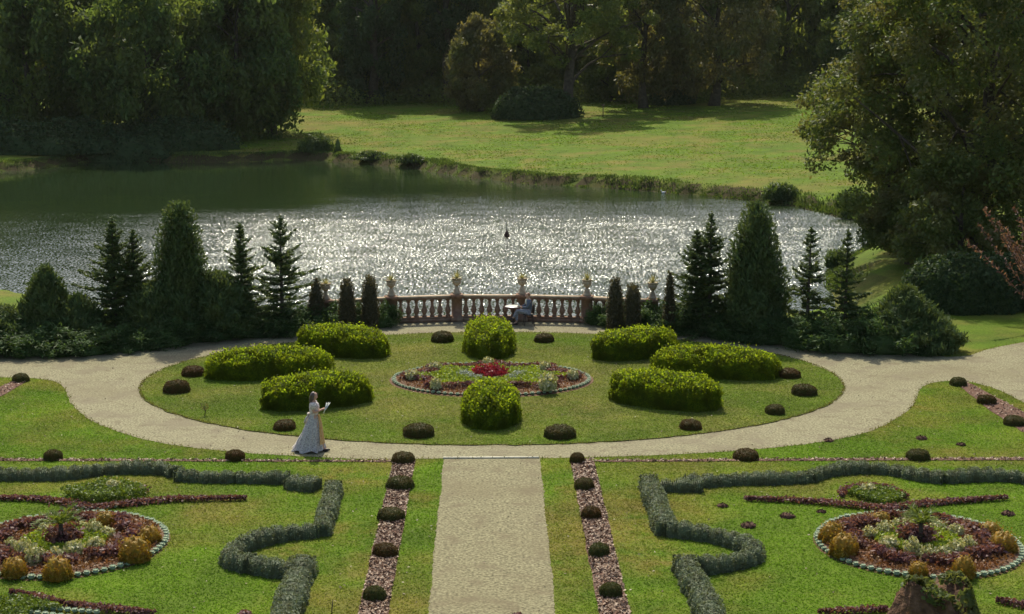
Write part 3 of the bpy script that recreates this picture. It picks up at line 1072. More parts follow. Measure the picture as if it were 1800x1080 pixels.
# rosette for the bed edging
rb = MB()
for k in range(9):
    for lay, (rr, el) in enumerate(((0.42, 0.35), (0.28, 0.75))):
        a_ = k * 2 * np.pi / 9 + lay * 0.35
        d = np.array([math.cos(a_), math.sin(a_), 0])
        p = d * rr * 0.55 + np.array([0, 0, 0.12 + 0.28 * el])
        cards(rb, [p], [norm(np.array([0, 0, 1.0]) - d * el)], 0.55, 0.36, along=[d + np.array([0, 0, el])])
blob(rb, (0, 0, 0.18), (0.36, 0.36, 0.24), 10, 6)
ros_me = rb.mesh('edging_rosette', M['rosette'])


def place(me, name, P, scale, label, cat, group, rz=None):
    o = obj(name, me, loc=P)
    o.scale = scale if not np.isscalar(scale) else (scale,) * 3
    o.rotation_euler = (0, 0, rng.random() * 6.28 if rz is None else rz)
    return tag(o, label, cat, group)


def disc(c, a_, b_, z, thick, name, material, label):
    t_ = np.linspace(0, 2 * np.pi, 96, endpoint=False)
    return tag(sheet(name, np.stack([c[0] + a_ * np.cos(t_), c[1] + b_ * np.sin(t_)], 1), z, material, thick), label, None, kind='structure')


# central bed
bl, br, bn, bf = G(690, 667, ZL), G(1038, 667, ZL), G(864, 698, ZL), G(864, 640, ZL)
BC = np.array([(bl[0] + br[0]) / 2, (bn[1] + bf[1]) / 2])
BA, BB = (br[0] - bl[0]) / 2, (bf[1] - bn[1]) / 2
disc(BC, BA * 1.03, BB * 1.05, ZL + 0.006, 0, 'soil_edge', M['soil'], 'dark cut earth edge round the oval flower bed')
disc(BC, BA * 0.97, BB * 0.97, ZL + 0.05, 0.05, 'flower_bed_soil', M['soil'], 'earth of the round flower bed in the middle of the oval lawn')
nros = 92
for k in range(nros):
    a_ = 2 * np.pi * k / nros
    sz = rng.uniform(0.14, 0.19)
    place(ros_me, 'edging_rosette', (BC[0] + BA * 0.985 * math.cos(a_), BC[1] + BB * 0.985 * math.sin(a_), ZL + 0.02), sz,
          'small pale green rosette plant in the edging ring of the central oval flower bed', 'rosette plant', 'rosettes edging the central flower bed')
r = np.random.default_rng(11)


def pol(th_, rr):
    return np.column_stack([BC[0] + BA * rr * np.cos(th_), BC[1] + BB * rr * np.sin(th_)])


def starr(th_):
    return 0.66 + 0.12 * np.cos(8 * th_) + 0.04 * np.cos(2 * th_)


n = 5200
tt = r.random(n) * 2 * np.pi
patch('rust_groundcover', pol(tt, np.sqrt(r.random(n)) * 0.95), ZL + 0.05, 1, 0.07, 0.05, 0.05, M['rust'], 'rusty orange ground cover filling the central oval flower bed')
n = 7500
tt = r.random(n) * 2 * np.pi
patch('lime_carpet', pol(tt, np.sqrt(r.random(n)) * (starr(tt) - 0.02)), ZL + 0.06, 1, 0.10, 0.06, 0.16, M['lime'], 'lime green star-shaped carpet of plants in the central flower bed')
tt = np.concatenate([np.linspace(0, 2 * np.pi, 130, endpoint=False)])
cc = pol(tt, starr(tt) + 0.07 + r.normal(size=130) * 0.012)
Q = clump_scatter(cc, 46, 0.12, r)
patch('purple_bedding', Q, ZL + 0.05, 1, 0.09, 0.06, 0.20, M['purple'], 'zigzag band of purple leaved bedding in the central flower bed')
for (x, y, w, t_) in ((815, 664, 24, 650), (828, 668, 22, 655), (843, 670, 20, 658), (898, 669, 20, 656), (910, 665, 22, 652), (920, 662, 18, 651)):
    P = G(x, y, ZL + .05)
    sz = w * .8 * P[1] / F
    place(silver_me[x % 2], 'silver_plant', P, (sz, sz, sz * 1.0), 'silvery grey foliage plant beside the crimson centre of the flower bed', 'silver plant', 'silver plants in the central flower bed')
for (x, y, w) in ((845, 664, 26), (856, 662, 26), (868, 663, 28), (880, 664, 24), (860, 668, 22), (873, 668, 22)):
    P = G(x, y, ZL + .05)
    sz = w * P[1] / F
    place(red_me, 'crimson_plant', P, (sz, sz, sz * 1.1), 'crimson leaved plant in the centre clump of the oval flower bed', 'crimson plant', 'crimson plants at the centre of the flower bed')
for (x, yb, w, yt, lab) in ((765, 654, 18, 641, 'cream flowering shrublet at the left rear of the central bed'), (858, 645, 18, 633, 'cream flowering shrublet at the rear middle of the central bed'),
                            (958, 655, 18, 641, 'cream flowering shrublet at the right rear of the central bed'), (725, 668, 20, 655, 'cream flowering shrublet nearest the left tip of the central bed'),
                            (1006, 668, 18, 655, 'cream flowering shrublet nearest the right tip of the central bed'), (766, 686, 17, 670, 'cream flowering shrublet at the left front of the central bed'),
                            (963, 689, 27, 665, 'largest cream flowering shrublet, at the right front of the central bed'), (866, 690, 18, 676, 'cream shrublet peeping over the front golden yew mound')):
    P = G(x, yb, ZL + .05)
    sz = w * P[1] / F
    h = GD(x, yt, P[1])[2] - P[2]
    t_ = empty('cream_shrub', lab, 'shrublet', P, 'cream shrublets in the central flower bed')
    o = obj('crown', cream_me[x % 2], t_, (0, 0, h * 0.25))
    o.scale = (sz, sz, h * 1.5)
    s_ = MB()
    tube(s_, [(0, 0, 0), (0, 0, h * .5)], 0.025, 6)
    s_.build('stem', M['bark'], t_)


# two big round beds in the foreground
def round_bed(cx, cy, side, ochres, creams, palm_xy, sidename):
    Lx, Rx = G(cx - 178, cy), G(cx + 178, cy)
    ra = (Rx[0] - Lx[0]) / 2
    c = G(cx, cy + 3)[:2]
    yn, yf = G(cx, 1020)[1], G(cx, 903)[1]
    c[1] = (yn + yf) / 2
    rbb = (yf - yn) / 2
    disc(c, ra * 1.02, rbb * 1.02, 0.006, 0, 'soil_edge', M['soil'], f'cut earth edge round the {sidename} round flower bed')
    disc(c, ra * .96, rbb * .96, 0.07, 0.07, 'flower_bed_soil', M['soil'], f'raised earth of the {sidename} round flower bed')
    nn = 74
    for k in range(nn):
        a_ = 2 * np.pi * k / nn
        x = c[0] + ra * .98 * math.cos(a_)
        if abs(x) > 16:
            continue
        sz = rng.uniform(0.16, 0.21)
        place(ros_me, 'edging_rosette', (x, c[1] + rbb * .98 * math.sin(a_), 0.015), sz,
              f'small pale green rosette plant edging the {sidename} round flower bed', 'rosette plant', f'rosettes edging the {sidename} flower bed')
    r = np.random.default_rng(int(cx))

    def pl(t_, q):
        return np.column_stack([c[0] + ra * q * np.cos(t_), c[1] + rbb * q * np.sin(t_)])
    n = 6500
    patch('rust_groundcover', pl(r.random(n) * 6.283, np.sqrt(r.random(n)) * .93), 0.07, 1, 0.085, 0.05, 0.07, M['rust'], f'rusty orange ground cover in the {sidename} round flower bed')
    nb = 95
    tb = np.linspace(0, 2 * np.pi, nb, endpoint=False)
    keep = (np.sin(tb * 8 + .7) > -0.75)
    cc = pl(tb[keep], 0.66 + 0.06 * np.sin(tb[keep] * 8) + r.normal(size=keep.sum()) * 0.02)
    patch('purple_bedding', clump_scatter(cc, 46, 0.15, r), 0.07, 1, 0.11, 0.07, 0.22, M['purple'], f'ring of purple leaved bedding in the {sidename} round flower bed')
    patch('purple_centre', clump_scatter(pl(r.random(9) * 6.28, r.random(9) * .13), 90, 0.25, r), 0.07, 1, 0.13, 0.08, 0.34, M['purple'], f'dark purple plants round the palm of the {sidename} bed')
    n = 2600
    patch('lime_carpet', pl(r.random(n) * 6.283, .2 + .22 * r.random(n)), 0.07, 1, 0.09, 0.05, 0.13, M['lime'], f'low lime green carpet ring in the {sidename} round flower bed')
    for k, (x, y, w, yt) in enumerate(creams):
        P = G(x, y, .07)
        sz = w * P[1] / F
        h = GD(x, yt, P[1])[2] - .07
        place(cream_me[k % 2], 'cream_coleus', P, (sz, sz, h * 1.7), f'cream leaved plant in the inner ring of the {sidename} round flower bed', 'cream plant', f'cream plants in the {sidename} flower bed')
    for k, (x, yb, w, yt, lab) in enumerate(ochres):
        P = G(x, yb, .05)
        sz = w * .88 * P[1] / F
        P[1] += sz * .35
        h = GD(x, yt, P[1])[2] - .05
        place(ochre_me[k % 3], 'ochre_shrub', P, (sz, sz, h), lab, 'ochre shrub', f'ochre shrubs in the {sidename} flower bed')
    # palm: stem and arching fronds
    P = G(*palm_xy, .07)
    t_ = empty('young_palm', f'young green palm at the centre of the {sidename} round flower bed', 'palm', P)
    s_ = MB()
    tube(s_, [(0, 0, 0), (0.01, 0, .3), (0, .01, .55)], [.06, .05, .05], 8)
    s_.build('trunk', M['bark'], t_)
    f_ = MB()
    for k in range(20):
        a_ = k * 2.4
        el = 0.35 + 0.9 * r.random()
        ln = r.uniform(.55, .8)
        d = np.array([math.cos(a_) * math.cos(el), math.sin(a_) * math.cos(el), math.sin(el)])
        s = np.linspace(0, 1, 7)[:, None]
        pts = np.array([0, 0, .5]) + d * ln * s + np.array([0, 0, -.35]) * s ** 2.2
        tube(f_, pts, np.linspace(.011, .003, 7), 4, False)
        m_ = 22
        q = r.random(m_)
        bp = np.array([0, 0, .5]) + d * ln * q[:, None] + np.array([0, 0, -.35]) * q[:, None] ** 2.2
        side = np.where(r.random(m_) < .5, 1, -1)[:, None] * np.cross(d, [0, 0, 1.0])
        al = norm(side + d * .8 + np.array([0, 0, -.15]))
        cards(f_, bp + al * .08, norm(np.cross(al, d) + r.normal(size=(m_, 3)) * .2), .2, .03, along=al, r=r)
    f_.build('fronds', M['palm'], t_)


round_bed(1618, 960, 1, [
    (1465, 956, 48, 918, 'ochre shrub at the far left rim of the right round bed, behind another'), (1487, 980, 54, 938, 'yellowish ochre shrub at the front left rim of the right round bed'),
    (1550, 925, 38, 900, 'ochre shrub at the rear left rim of the right round bed'), (1606, 918, 28, 902, 'small ochre shrub behind the palm of the right round bed'),
    (1744, 948, 48, 918, 'ochre shrub at the rear right rim of the right round bed'), (1768, 974, 52, 935, 'ochre shrub at the far right rim of the right round bed'),
    (1617, 1014, 36, 988, 'small ochre shrub at the front rim of the right round bed'), (1697, 1017, 44, 978, 'ochre shrub at the front right rim of the right round bed')],
    [(1562, 966, 30, 948), (1603, 977, 26, 952), (1630, 987, 24, 966), (1655, 982, 26, 966), (1680, 975, 28, 956), (1700, 966, 26, 948), (1555, 938, 26, 922),
     (1578, 930, 26, 917), (1598, 927, 26, 914), (1650, 928, 24, 918), (1680, 940, 24, 926), (1530, 945, 22, 930)], (1617, 958), 'right')
round_bed(110, 960, -1, [
    (233, 988, 60, 944, 'ochre shrub at the right front rim of the left round bed'), (261, 957, 42, 925, 'ochre shrub at the far right rim of the left round bed'),
    (182, 928, 38, 900, 'ochre shrub at the rear right rim of the left round bed'), (120, 918, 24, 899, 'small ochre shrub behind the palm of the left round bed'),
    (97, 1020, 54, 980, 'ochre shrub at the front rim of the left round bed'), (22, 1016, 46, 980, 'ochre shrub at the front left, cut close by the picture edge')],
    [(20, 970, 22, 952), (42, 978, 26, 954), (62, 990, 30, 966), (97, 985, 28, 968), (130, 976, 30, 957), (168, 968, 28, 950), (165, 938, 26, 920), (188, 942, 24, 930), (145, 932, 20, 921), (80, 938, 22, 925)], (108, 958), 'left')

# chevron beds
r = np.random.default_rng(15)


def px_line(px, n, w, r):
    P = resample(np.array([G(x, y)[:2] for x, y in px]), 0.02)
    i_ = r.integers(0, len(P), n)
    tap = np.minimum(1, 0.25 + 2.2 * np.minimum(i_, len(P) - 1 - i_) / len(P))
    return P[i_] + r.normal(size=(n, 2)) * (w * tap * 0.4)[:, None]


for px, nn, w, lab in (
    ([(-40, 879), (60, 881), (100, 885), (168, 897), (230, 889), (300, 882), (433, 880)], 5200, .26, 'purple chevron ribbon of bedding on the left parterre'),
    ([(1310, 881), (1400, 884), (1460, 888), (1556, 898), (1640, 888), (1770, 879)], 5200, .26, 'purple chevron ribbon of bedding on the right parterre'),
    ([(1478, 876), (1484, 866), (1500, 860), (1530, 858), (1556, 861), (1580, 870), (1595, 878)], 1700, .26, 'purple arch of bedding above the right chevron'),
    ([(132, 873), (148, 866), (166, 861)], 500, .2, 'short purple sprig of bedding left of the green mound'),
    ([(232, 860), (246, 864), (255, 871)], 600, .24, 'short purple sprig of bedding right of the green mound'),
    ([(18, 1046), (60, 1053), (112, 1066)], 800, .16, 'thin purple line of bedding at bottom left'),
    ([(115, 1068), (200, 1076), (270, 1084)], 1400, .2, 'purple ribbon of bedding running off the bottom left'),
    ([(1440, 1082), (1500, 1079), (1560, 1076)], 900, .16, 'purple ribbon of bedding at the bottom, left of the stump'),
    ([(1752, 1060), (1785, 1066), (1830, 1075)], 700, .18, 'purple ribbon of bedding at the bottom right corner')):
    patch('purple_bedding', px_line(px, int(nn * .62), w * .85, r), 0.01, 1, .085, .05, .12, M['purple'], lab, r)
for poly, nn, h, lab in (
    ([(103, 878), (165, 892), (266, 878), (238, 866), (212, 857), (180, 857), (150, 866)], 3600, .30, 'raised green mound of low plants inside the left chevron'),
    ([(1488, 872), (1555, 892), (1592, 879), (1565, 866), (1530, 861), (1500, 866)], 2400, .16, 'low green carpet under the purple arch of the right chevron'),
    ([(-30, 1060), (40, 1056), (100, 1070), (110, 1076), (60, 1078), (40, 1100), (-40, 1120)], 2600, .16, 'green carpet of low plants in the bottom left corner')):
    Q = tri_sample(np.array([G(x, y)[:2] for x, y in poly]), nn, r)
    patch('green_carpet', Q, 0.01, 1, .08, .045, h, M['green_low'], lab, r)
for k, (x, y, w, lab) in enumerate(((199, 858, 22, 'cream leaved plant crowning the green mound of the left chevron'), (1527, 866, 24, 'cream leaved plant in the purple arch of the right chevron'))):
    P = G(x, y, .2 if k == 0 else .05)
    sz = w * P[1] / F
    place(cream_me[k], 'cream_coleus', P, (sz, sz, sz * .9), lab, 'cream plant', None)
nw = 0
for px in ([(56, 1071), (170, 1080)], [(53, 1080), (120, 1088)]):
    for P in resample(np.array([G(x, y)[:2] for x, y in px]), 0.15):
        place(ros_me, 'edging_rosette', (P[0], P[1], .01), .17, 'small pale rosette plant in the short row at the bottom left corner', 'rosette plant', 'rosettes in the bottom left row')
for px in ([(136, 893), (168, 897), (262, 884)], [(1556, 897), (1700, 881)]):
    P_ = resample(np.array([G(x, y)[:2] for x, y in px]), 0.2)
    lab = 'tiny pale rosette in the purple ribbon of the ' + ('left chevron' if px[0][0] < 900 else 'right chevron')
    for P in P_:
        place(ros_me, 'edging_rosette', (P[0], P[1] - .08, .02), .13, lab, 'rosette plant', lab.replace('tiny pale rosette', 'rosettes'))

# small dark tufts of earth and dead plants on the lawns
tufts = [(1270, 891, 20, 'flat dark earth mound nearest the right slanting lavender hedge'), (1384, 909, 27, 'dark reddish earth mound under the right chevron, the bulkiest one'),
         (1316, 926, 28, 'dark reddish earth mound near the right hook of lavender'), (1444, 901, 16, 'faint small earth mound under the right chevron'),
         (1772, 905, 24, 'flat dark earth mound at the right, beyond the right round bed'), (1620, 772, 20, 'dark withered tuft on the far right lawn above the mulch line'),
         (1689, 783, 16, 'small dark withered tuft beside a white speck at far right'), (1457, 776, 17, 'reddish earth mound beside the right sweep of the gravel path'),
         (430, 1081, 26, 'dark purple tuft at the bottom edge, left one of two'), (492, 1082, 24, 'dark purple tuft at the bottom edge, beside the broad lavender hedge'),
         (910, 1083, 18, 'dark purple tuft at the bottom edge on the central path')]
for q, (x, y, w, lab) in enumerate(tufts):
    P = G(x, y)
    sz = w * P[1] / F
    mb = MB()
    blob(mb, (0, 0, 0), (sz / 2, sz / 2, sz * .26), 12, 8, .09, np.random.default_rng(q), zmin=-0.01)
    n = 60
    d = rdir(n)
    d[:, 2] = np.abs(d[:, 2])
    cards(mb, d * np.array([sz / 2, sz / 2, sz * .3]), rdir(n), .09, .03)
    tag(mb.build('earth_mound' if q < 8 else 'purple_tuft', M['mound'] if q < 8 else M['purple'], loc=P), lab, 'earth mound' if q < 8 else 'purple plant')
# little dry seedling on the oval lawn
P = G(360, 731, ZL)
t_ = empty('dry_seedling', 'small dry seedling alone on the left of the oval lawn', 'seedling', P)
mb = MB()
tube(mb, [(0, 0, 0), (.02, 0, .15), (.0, .01, .3)], [.015, .012, .006], 5)
for k in range(5):
    a_ = k * 1.3
    tube(mb, [(0.01, 0, .1 + k * .03), (.09 * math.cos(a_), .09 * math.sin(a_), .26 + .02 * k)], [.007, .003], 4)
mb.build('stem', M['bark'], t_)
mb = MB()
d = rdir(110)
cards(mb, np.array([0, 0, .28]) + d * np.array([.12, .12, .10]), rdir(110), .05, .025)
mb.build('crown', M['brownleaf'], t_)
# thin dark stick at the bottom
P = G(583, 1085)
mb = MB()
tube(mb, [(0, 0, 0), (.01, 0, .18), (.03, .01, .34)], [.014, .012, .008], 6)
tag(mb.build('dark_stick', M['iron'], loc=P), 'thin dark stick upright in the grass at the bottom, right of the lavender', 'stick')

# ivy-topped stump at bottom right
P = G(1643, 1100)
t_ = empty('old_stump', 'brown broken tree stump with ivy on top, at the bottom right', 'stump', P)
r = np.random.default_rng(77)
mb = MB()
an = np.linspace(0, 2 * np.pi, 40, endpoint=False)
lev = np.linspace(0, 1, 14)
V = []
for l in lev:
    for a_ in an:
        rad = 0.86 - 0.30 * l + .07 * math.sin(a_ * 5 + l * 2) + .05 * math.sin(a_ * 11 + l * 6) + r.normal() * .02
        zt = 0.80 + .12 * math.sin(a_ * 2 + 1) + .07 * math.sin(a_ * 7)
        V.append((rad * math.cos(a_), rad * math.sin(a_), l * zt))
V = np.array(V)
i, j = np.meshgrid(np.arange(13), np.arange(40), indexing='ij')
a = i * 40 + j
b = i * 40 + (j + 1) % 40
mb.add(V, np.stack([a, b, b + 40, a + 40], -1).reshape(-1, 4))
top = np.vstack([V[-40:], [[0, 0, .62]]])
mb.add(top, [[k, (k + 1) % 40, 40] for k in range(40)])
mb.build('wood', M['stump'], t_, smooth=False)
mb = MB()
n = 900
a_ = r.random(n) * 6.283
q = np.sqrt(r.random(n))
sel = np.sin(a_ * 3 + .5) > -.3
a_, q = a_[sel], q[sel]
n = len(a_)
z = .80 + .12 * np.sin(a_ * 2 + 1) + .12 * r.random(n) - np.maximum(0, q - .85) * 1.2
cards(mb, np.column_stack([.66 * q * np.cos(a_), .66 * q * np.sin(a_), z]), norm(np.array([0, 0, .6]) + r.normal(size=(n, 3)) * .7), .12, .09, r=r)
n = 900
a_ = np.clip(r.normal(size=n) * .5 - .15, -1.2, 1.2)
l = r.random(n)
rad = .92 - .30 * l
cards(mb, np.column_stack([rad * np.cos(a_), rad * np.sin(a_), .9 * l]), norm(np.column_stack([np.cos(a_), np.sin(a_), np.full(n, .3)]) + r.normal(size=(n, 3)) * .5), .12, .09, r=r)
mb.build('ivy', M['oak'], t_)

# ------------------------------------------------------------------ balustrade and urns
pil = [(573, 577), (688, 570), (803, 566), (918, 566), (1032, 569), (1147, 575)]
PP = [G(x, y) for x, y in pil]
PP = [P + np.array([0, .2, 0]) for P in PP]
bal = empty('balustrade', 'terracotta balustrade with turned balusters at the edge of the pond', 'balustrade', (PP[2] + PP[3]) / 2)
O0 = (PP[2] + PP[3]) / 2
baluster_prof = [(.095, 0), (.095, .06), (.06, .075), (.06, .10), (.100, .16), (.118, .24), (.102, .32), (.065, .42), (.048, .50), (.058, .545), (.05, .56), (.075, .64), (.09, .645), (.09, .70)]
bm_ = MB()
lathe(bm_, baluster_prof, 12)
bal_me = bm_.mesh('baluster', M['brick'], True)
pm = MB()
lathe(pm, [(.245, 0), (.245, .16), (.20, .17), (.20, .93), (.215, .94), (.215, .97), (.25, .98), (.25, 1.09), (.23, 1.10)], at=(0, 0, 0), sq=True)
pil_me = pm.mesh('pillar', M['brick'])
for k, P in enumerate(PP):
    o = obj('pillar', pil_me, bal, P - O0)
    nx_ = PP[min(k + 1, 5)] - PP[max(k - 1, 0)]
    o.rotation_euler = (0, 0, math.atan2(nx_[1], nx_[0]))
for k in range(5):
    A, B = PP[k] - O0, PP[k + 1] - O0
    d = (B - A) / np.linalg.norm(B - A)
    ln = np.linalg.norm(B - A)
    m4 = Matrix.Translation(Vector(A)) @ Matrix.Rotation(math.atan2(d[1], d[0]), 4, 'Z')
    mb = MB()
    box(mb, (.19, -.15, .92), (ln - .19, .15, 1.00), m4)
    mb.build('rail', M['brick'], bal)
    mb = MB()
    box(mb, (.19, -.18, 1.003), (ln - .19, .18, 1.06), m4)
    mb.build('coping', M['stone'], bal)
    mb = MB()
    box(mb, (.19, -.16, 0), (ln - .19, .16, .145), m4)
    box(mb, (.19, -.13, .148), (ln - .19, .13, .215), m4)
    mb.build('plinth', M['brick'], bal)
    for q in range(7):
        s = .19 + (ln - .38) * (q + .55) / 7.1
        o = obj('baluster', bal_me, bal, A + d * s + np.array([0, 0, .218]))
        o.rotation_euler = (0, 0, q * .4)

um = MB()
lathe(um, [(.17, 0), (.17, .05), (.15, .07), (.10, .20), (.075, .27), (.06, .30), (.075, .32), (.06, .34)], 20)
foot_me = um.mesh('foot', M['stone'], True)
um = MB()
lathe(um, [(.06, .343), (.10, .36), (.16, .42), (.185, .50), (.18, .55), (.165, .58), (.21, .61), (.215, .64), (.19, .65), (.17, .60), (.03, .60)], 20)
bowl_me = um.mesh('bowl', M['stone'], True)
am_ = MB()
r = np.random.default_rng(31)
for k in range(26):
    a_ = k * 2.399
    el = 0.1 + 1.25 * (k / 26)
    ln = r.uniform(.30, .46)
    d = np.array([math.cos(a_) * math.cos(el), math.sin(a_) * math.cos(el), math.sin(el)])
    s = np.linspace(0, 1, 5)[:, None]
    c = d * ln * s + np.array([0, 0, -.06]) * s ** 2
    sd = norm(np.cross(d, [0, 0, 1.0]))
    wv_ = np.array([.03, .036, .03, .018, .002])[:, None]
    up_ = np.cross(sd, d) * .008
    V = np.concatenate([c - sd * wv_, c + sd * wv_ * 0 - up_, c + sd * wv_])
    am_.add(V, [[q, q + 1, q + 6, q + 5] for q in range(4)] + [[q + 5, q + 6, q + 11, q + 10] for q in range(4)])
ag_me = am_.mesh('agave_plant', M['agave'])
places = ['far left balustrade pillar, among the cypresses', 'second pillar from the left, beside the tall cypress', 'third pillar from the left, in the open',
          'pillar behind the seated man', 'pillar at the right end of the open balustrade', 'rightmost pillar above the junipers']
for k, P in enumerate(PP):
    u = empty('stone_urn', 'weathered stone urn on the ' + places[k], 'urn', P + np.array([0, 0, 1.10]), 'urns on the balustrade', rz=k * .7)
    obj('foot', foot_me, u)
    obj('bowl', bowl_me, u)
    o = obj('agave_plant', ag_me, loc=P + np.array([0, 0, 1.10 + .60]))
    o.rotation_euler = (0, 0, k * 1.9)
    s = (.8, .95, 1.1, .95, 1.05, 1.2)[k]
    o.scale = (.9, .9, s)
    tag(o, 'spiky agave in the urn on the ' + places[k], 'agave', 'agaves in the urns')

# ------------------------------------------------------------------ conifers by the water


def spruce(name, P, H, Rr, label, seed, group=None, dens=1.0, top_bare=0.0, material='spruce', sub=1.0, lean=(0, 0)):
    r = np.random.default_rng(seed)
    t_ = empty(name, label, 'conifer', P, group)
    mb = MB()
    s = np.linspace(0, 1, 7)
    tr = np.column_stack([lean[0] * s ** 1.5, lean[1] * s ** 1.5, s * H])
    tube(mb, tr, .035 * H * .55 * (1 - .93 * s) + .008, 8)
    nb = MB()
    nwh = int(H / .19)
    allP, allN, allA, allL = [], [], [], []
    for w in range(nwh):
        f = (w + .5) / nwh
        if f < .04:
            continue
        z = H * f
        cxy = np.array([lean[0] * f ** 1.5, lean[1] * f ** 1.5])
        Lb = Rr * ((1 - f) ** .8) * (1.0 + .12 * math.sin(w * 2.1 + seed))
        nb_ = r.integers(6, 9)
        a0 = r.random() * 6.28
        for k in range(nb_):
            if r.random() > dens:
                continue
            a_ = a0 + k * 2 * np.pi / nb_ + r.normal() * .12
            lb = Lb * r.choice([r.uniform(.35, .8), r.uniform(.8, 1.35)]) + .06
            el = .55 * f + .18 + r.normal() * .10 if f > .55 else .1 + .4 * f + r.normal() * .1
            d = np.array([math.cos(a_) * math.cos(el), math.sin(a_) * math.cos(el), math.sin(el)])
            base = np.array([cxy[0], cxy[1], z])
            ss = np.linspace(0, 1, 5)[:, None]
            sag = np.array([0, 0, -.22 * lb]) * (ss - .35 * ss ** 2.5 * 2) if f < .7 else 0 * ss
            br_ = base + d * lb * ss + sag
            tube(mb, br_, np.linspace(.014 + .008 * lb, .004, 5), 4, False)
            m_ = max(9, int(lb / .017 * sub))
            q = r.random(m_) ** .75
            bp = np.stack([np.interp(q, ss[:, 0], br_[:, c]) for c in range(3)], 1)
            side = np.cross(d, [0, 0, 1.0])
            side /= np.linalg.norm(side)
            sg = r.choice([-1, 1, 0], size=m_, p=[.4, .4, .2])[:, None]
            al = norm(d * .9 + side * sg * 1.1 + r.normal(size=(m_, 3)) * .25 + np.array([0, 0, .05]))
            ln = (.13 + .16 * (1 - q)) * min(1.0, .55 + lb * .6) * r.uniform(.7, 1.25, m_)
            allP.append(bp + al * ln[:, None] * .45)
            allN.append(norm(np.array([0, 0, .8]) + r.normal(size=(m_, 3)) * .55))
            allA.append(al)
            allL.append(ln)
    # leader
    m_ = 40
    q = r.random(m_)
    al = norm(rdir(m_, r) * .8 + np.array([0, 0, .9]))
    allP.append(np.column_stack([np.full(m_, lean[0]), np.full(m_, lean[1]), H * (.93 + .09 * q)]) + al * .05)
    allN.append(rdir(m_, r))
    allA.append(al)
    allL.append(np.full(m_, .13))
    Lc = np.concatenate(allL)
    cards(nb, np.concatenate(allP), np.concatenate(allN), Lc, Lc * .40 + .014, along=np.concatenate(allA), r=r)
    mb.build('trunk', M['bark'], t_)
    nb.build('crown', M[material], t_)
    return t_


def cone_tree(name, P, H, Rr, label, seed, material, n, L, W, group=None, shape=0.75, lump=.10, base=.25, cat='conifer', spiky=.0):
    """dense ogive foliage (thuja, cypress)"""
    r = np.random.default_rng(seed)
    t_ = empty(name, label, cat, P, group)
    mb = MB()
    tube(mb, [(0, 0, -.05), (0, 0, H * .6)], [.05 * Rr + .03, .02], 8)
    mb.build('trunk', M['bark'], t_)

    def rad(f, a_):
        prof = np.minimum(1, base + (1 - base) * np.minimum(1, f / .16) ** .8) * (1 - np.clip(f, 0, 1) ** (1 / shape * 1.15)) ** shape
        w = 1 + lump * (np.sin(a_ * 3 + f * 9 + seed) + .7 * np.sin(a_ * 7 - f * 17 + seed) + .6 * np.sin(a_ * 5 + f * 31))
        return Rr * prof * w
    nb = MB()
    k, seg = 16, 20
    ff = np.linspace(0, .985, k)
    aa = np.linspace(0, 2 * np.pi, seg, endpoint=False)
    Fm, Am = np.meshgrid(ff, aa, indexing='ij')
    rr = rad(Fm, Am) * .86
    V = np.stack([rr * np.cos(Am), rr * np.sin(Am), Fm * H * .98], -1).reshape(-1, 3)
    i, j = np.meshgrid(np.arange(k - 1), np.arange(seg), indexing='ij')
    a = i * seg + j
    b = i * seg + (j + 1) % seg
    nb.add(V, np.stack([a, b, b + seg, a + seg], -1).reshape(-1, 4))
    f = 1 - np.sqrt(r.random(n) * .995 + .005)
    f = np.where(r.random(n) < .3, r.random(n), f)
    a_ = r.random(n) * 2 * np.pi
    out = r.random(n) ** 2
    rr = rad(f, a_) * (.86 + .14 * r.random(n)) + out * L * (.8 + spiky)
    O = np.column_stack([np.cos(a_), np.sin(a_), np.full(n, .35)])
    Pc = np.column_stack([rr * np.cos(a_), rr * np.sin(a_), f * H + r.normal(size=n) * .03 + out * L * .4])
    Pc[:, 2] = np.maximum(Pc[:, 2], .03)
    al = norm(np.array([0, 0, 1.0]) + O * .7 + r.normal(size=(n, 3)) * .35)
    N = norm(O * .5 + r.normal(size=(n, 3)) * .7)
    cards(nb, Pc, N, L * r.uniform(.6, 1.5, n), W * r.uniform(.7, 1.3, n), along=al, r=r)
    nb.build('crown', M[material], t_)
    return t_


def con(px, yb, yt):
    P = G(px, yb)
    return P, GD(px, yt, P[1])[2]


P, H = con(205, 598, 388)
spruce('spruce_tree', P, H, 1.75, 'dark spruce with a pointed leader, left one of the pair at the left', 101, 'spruces along the pond')
P, H = con(240, 594, 408)
spruce('spruce_tree', P, H, 1.35, 'dark narrower spruce leaning on the pair at the left, right one', 102, 'spruces along the pond')
P, H = con(427, 588, 398)
spruce('spruce_tree', P, H, 1.3, 'slim dark spruce left of the ragged one, near the balustrade', 103, 'spruces along the pond', dens=.85)
P, H = con(497, 583, 384)
spruce('spruce_tree', P, H, 1.75, 'ragged spruce with open side branches, nearest the balustrade on the left', 104, 'spruces along the pond', dens=.62)
P, H = con(1246, 590, 378)
spruce('spruce_tree', P, H, 1.45, 'pointed spruce left of the big thuja on the right side', 105, 'spruces along the pond', dens=.8)
P, H = con(1222, 586, 408)
spruce('spruce_tree', P, H, 1.5, 'shorter dark spruce half behind the pointed one, nearest the balustrade on the right', 106, 'spruces along the pond')
P, H = con(1418, 600, 405)
spruce('spruce_tree', P, H, 1.35, 'thin sparse spruce with a bare crooked top, right of the big thuja', 107, 'spruces along the pond', dens=.55, lean=(.05, .02))
P, H = con(1484, 606, 410)
spruce('spruce_tree', P, H, 1.05, 'slender spruce with upturned twigs, rightmost of the row', 108, 'spruces along the pond', dens=.75)
P, H = con(322, 594, 356)
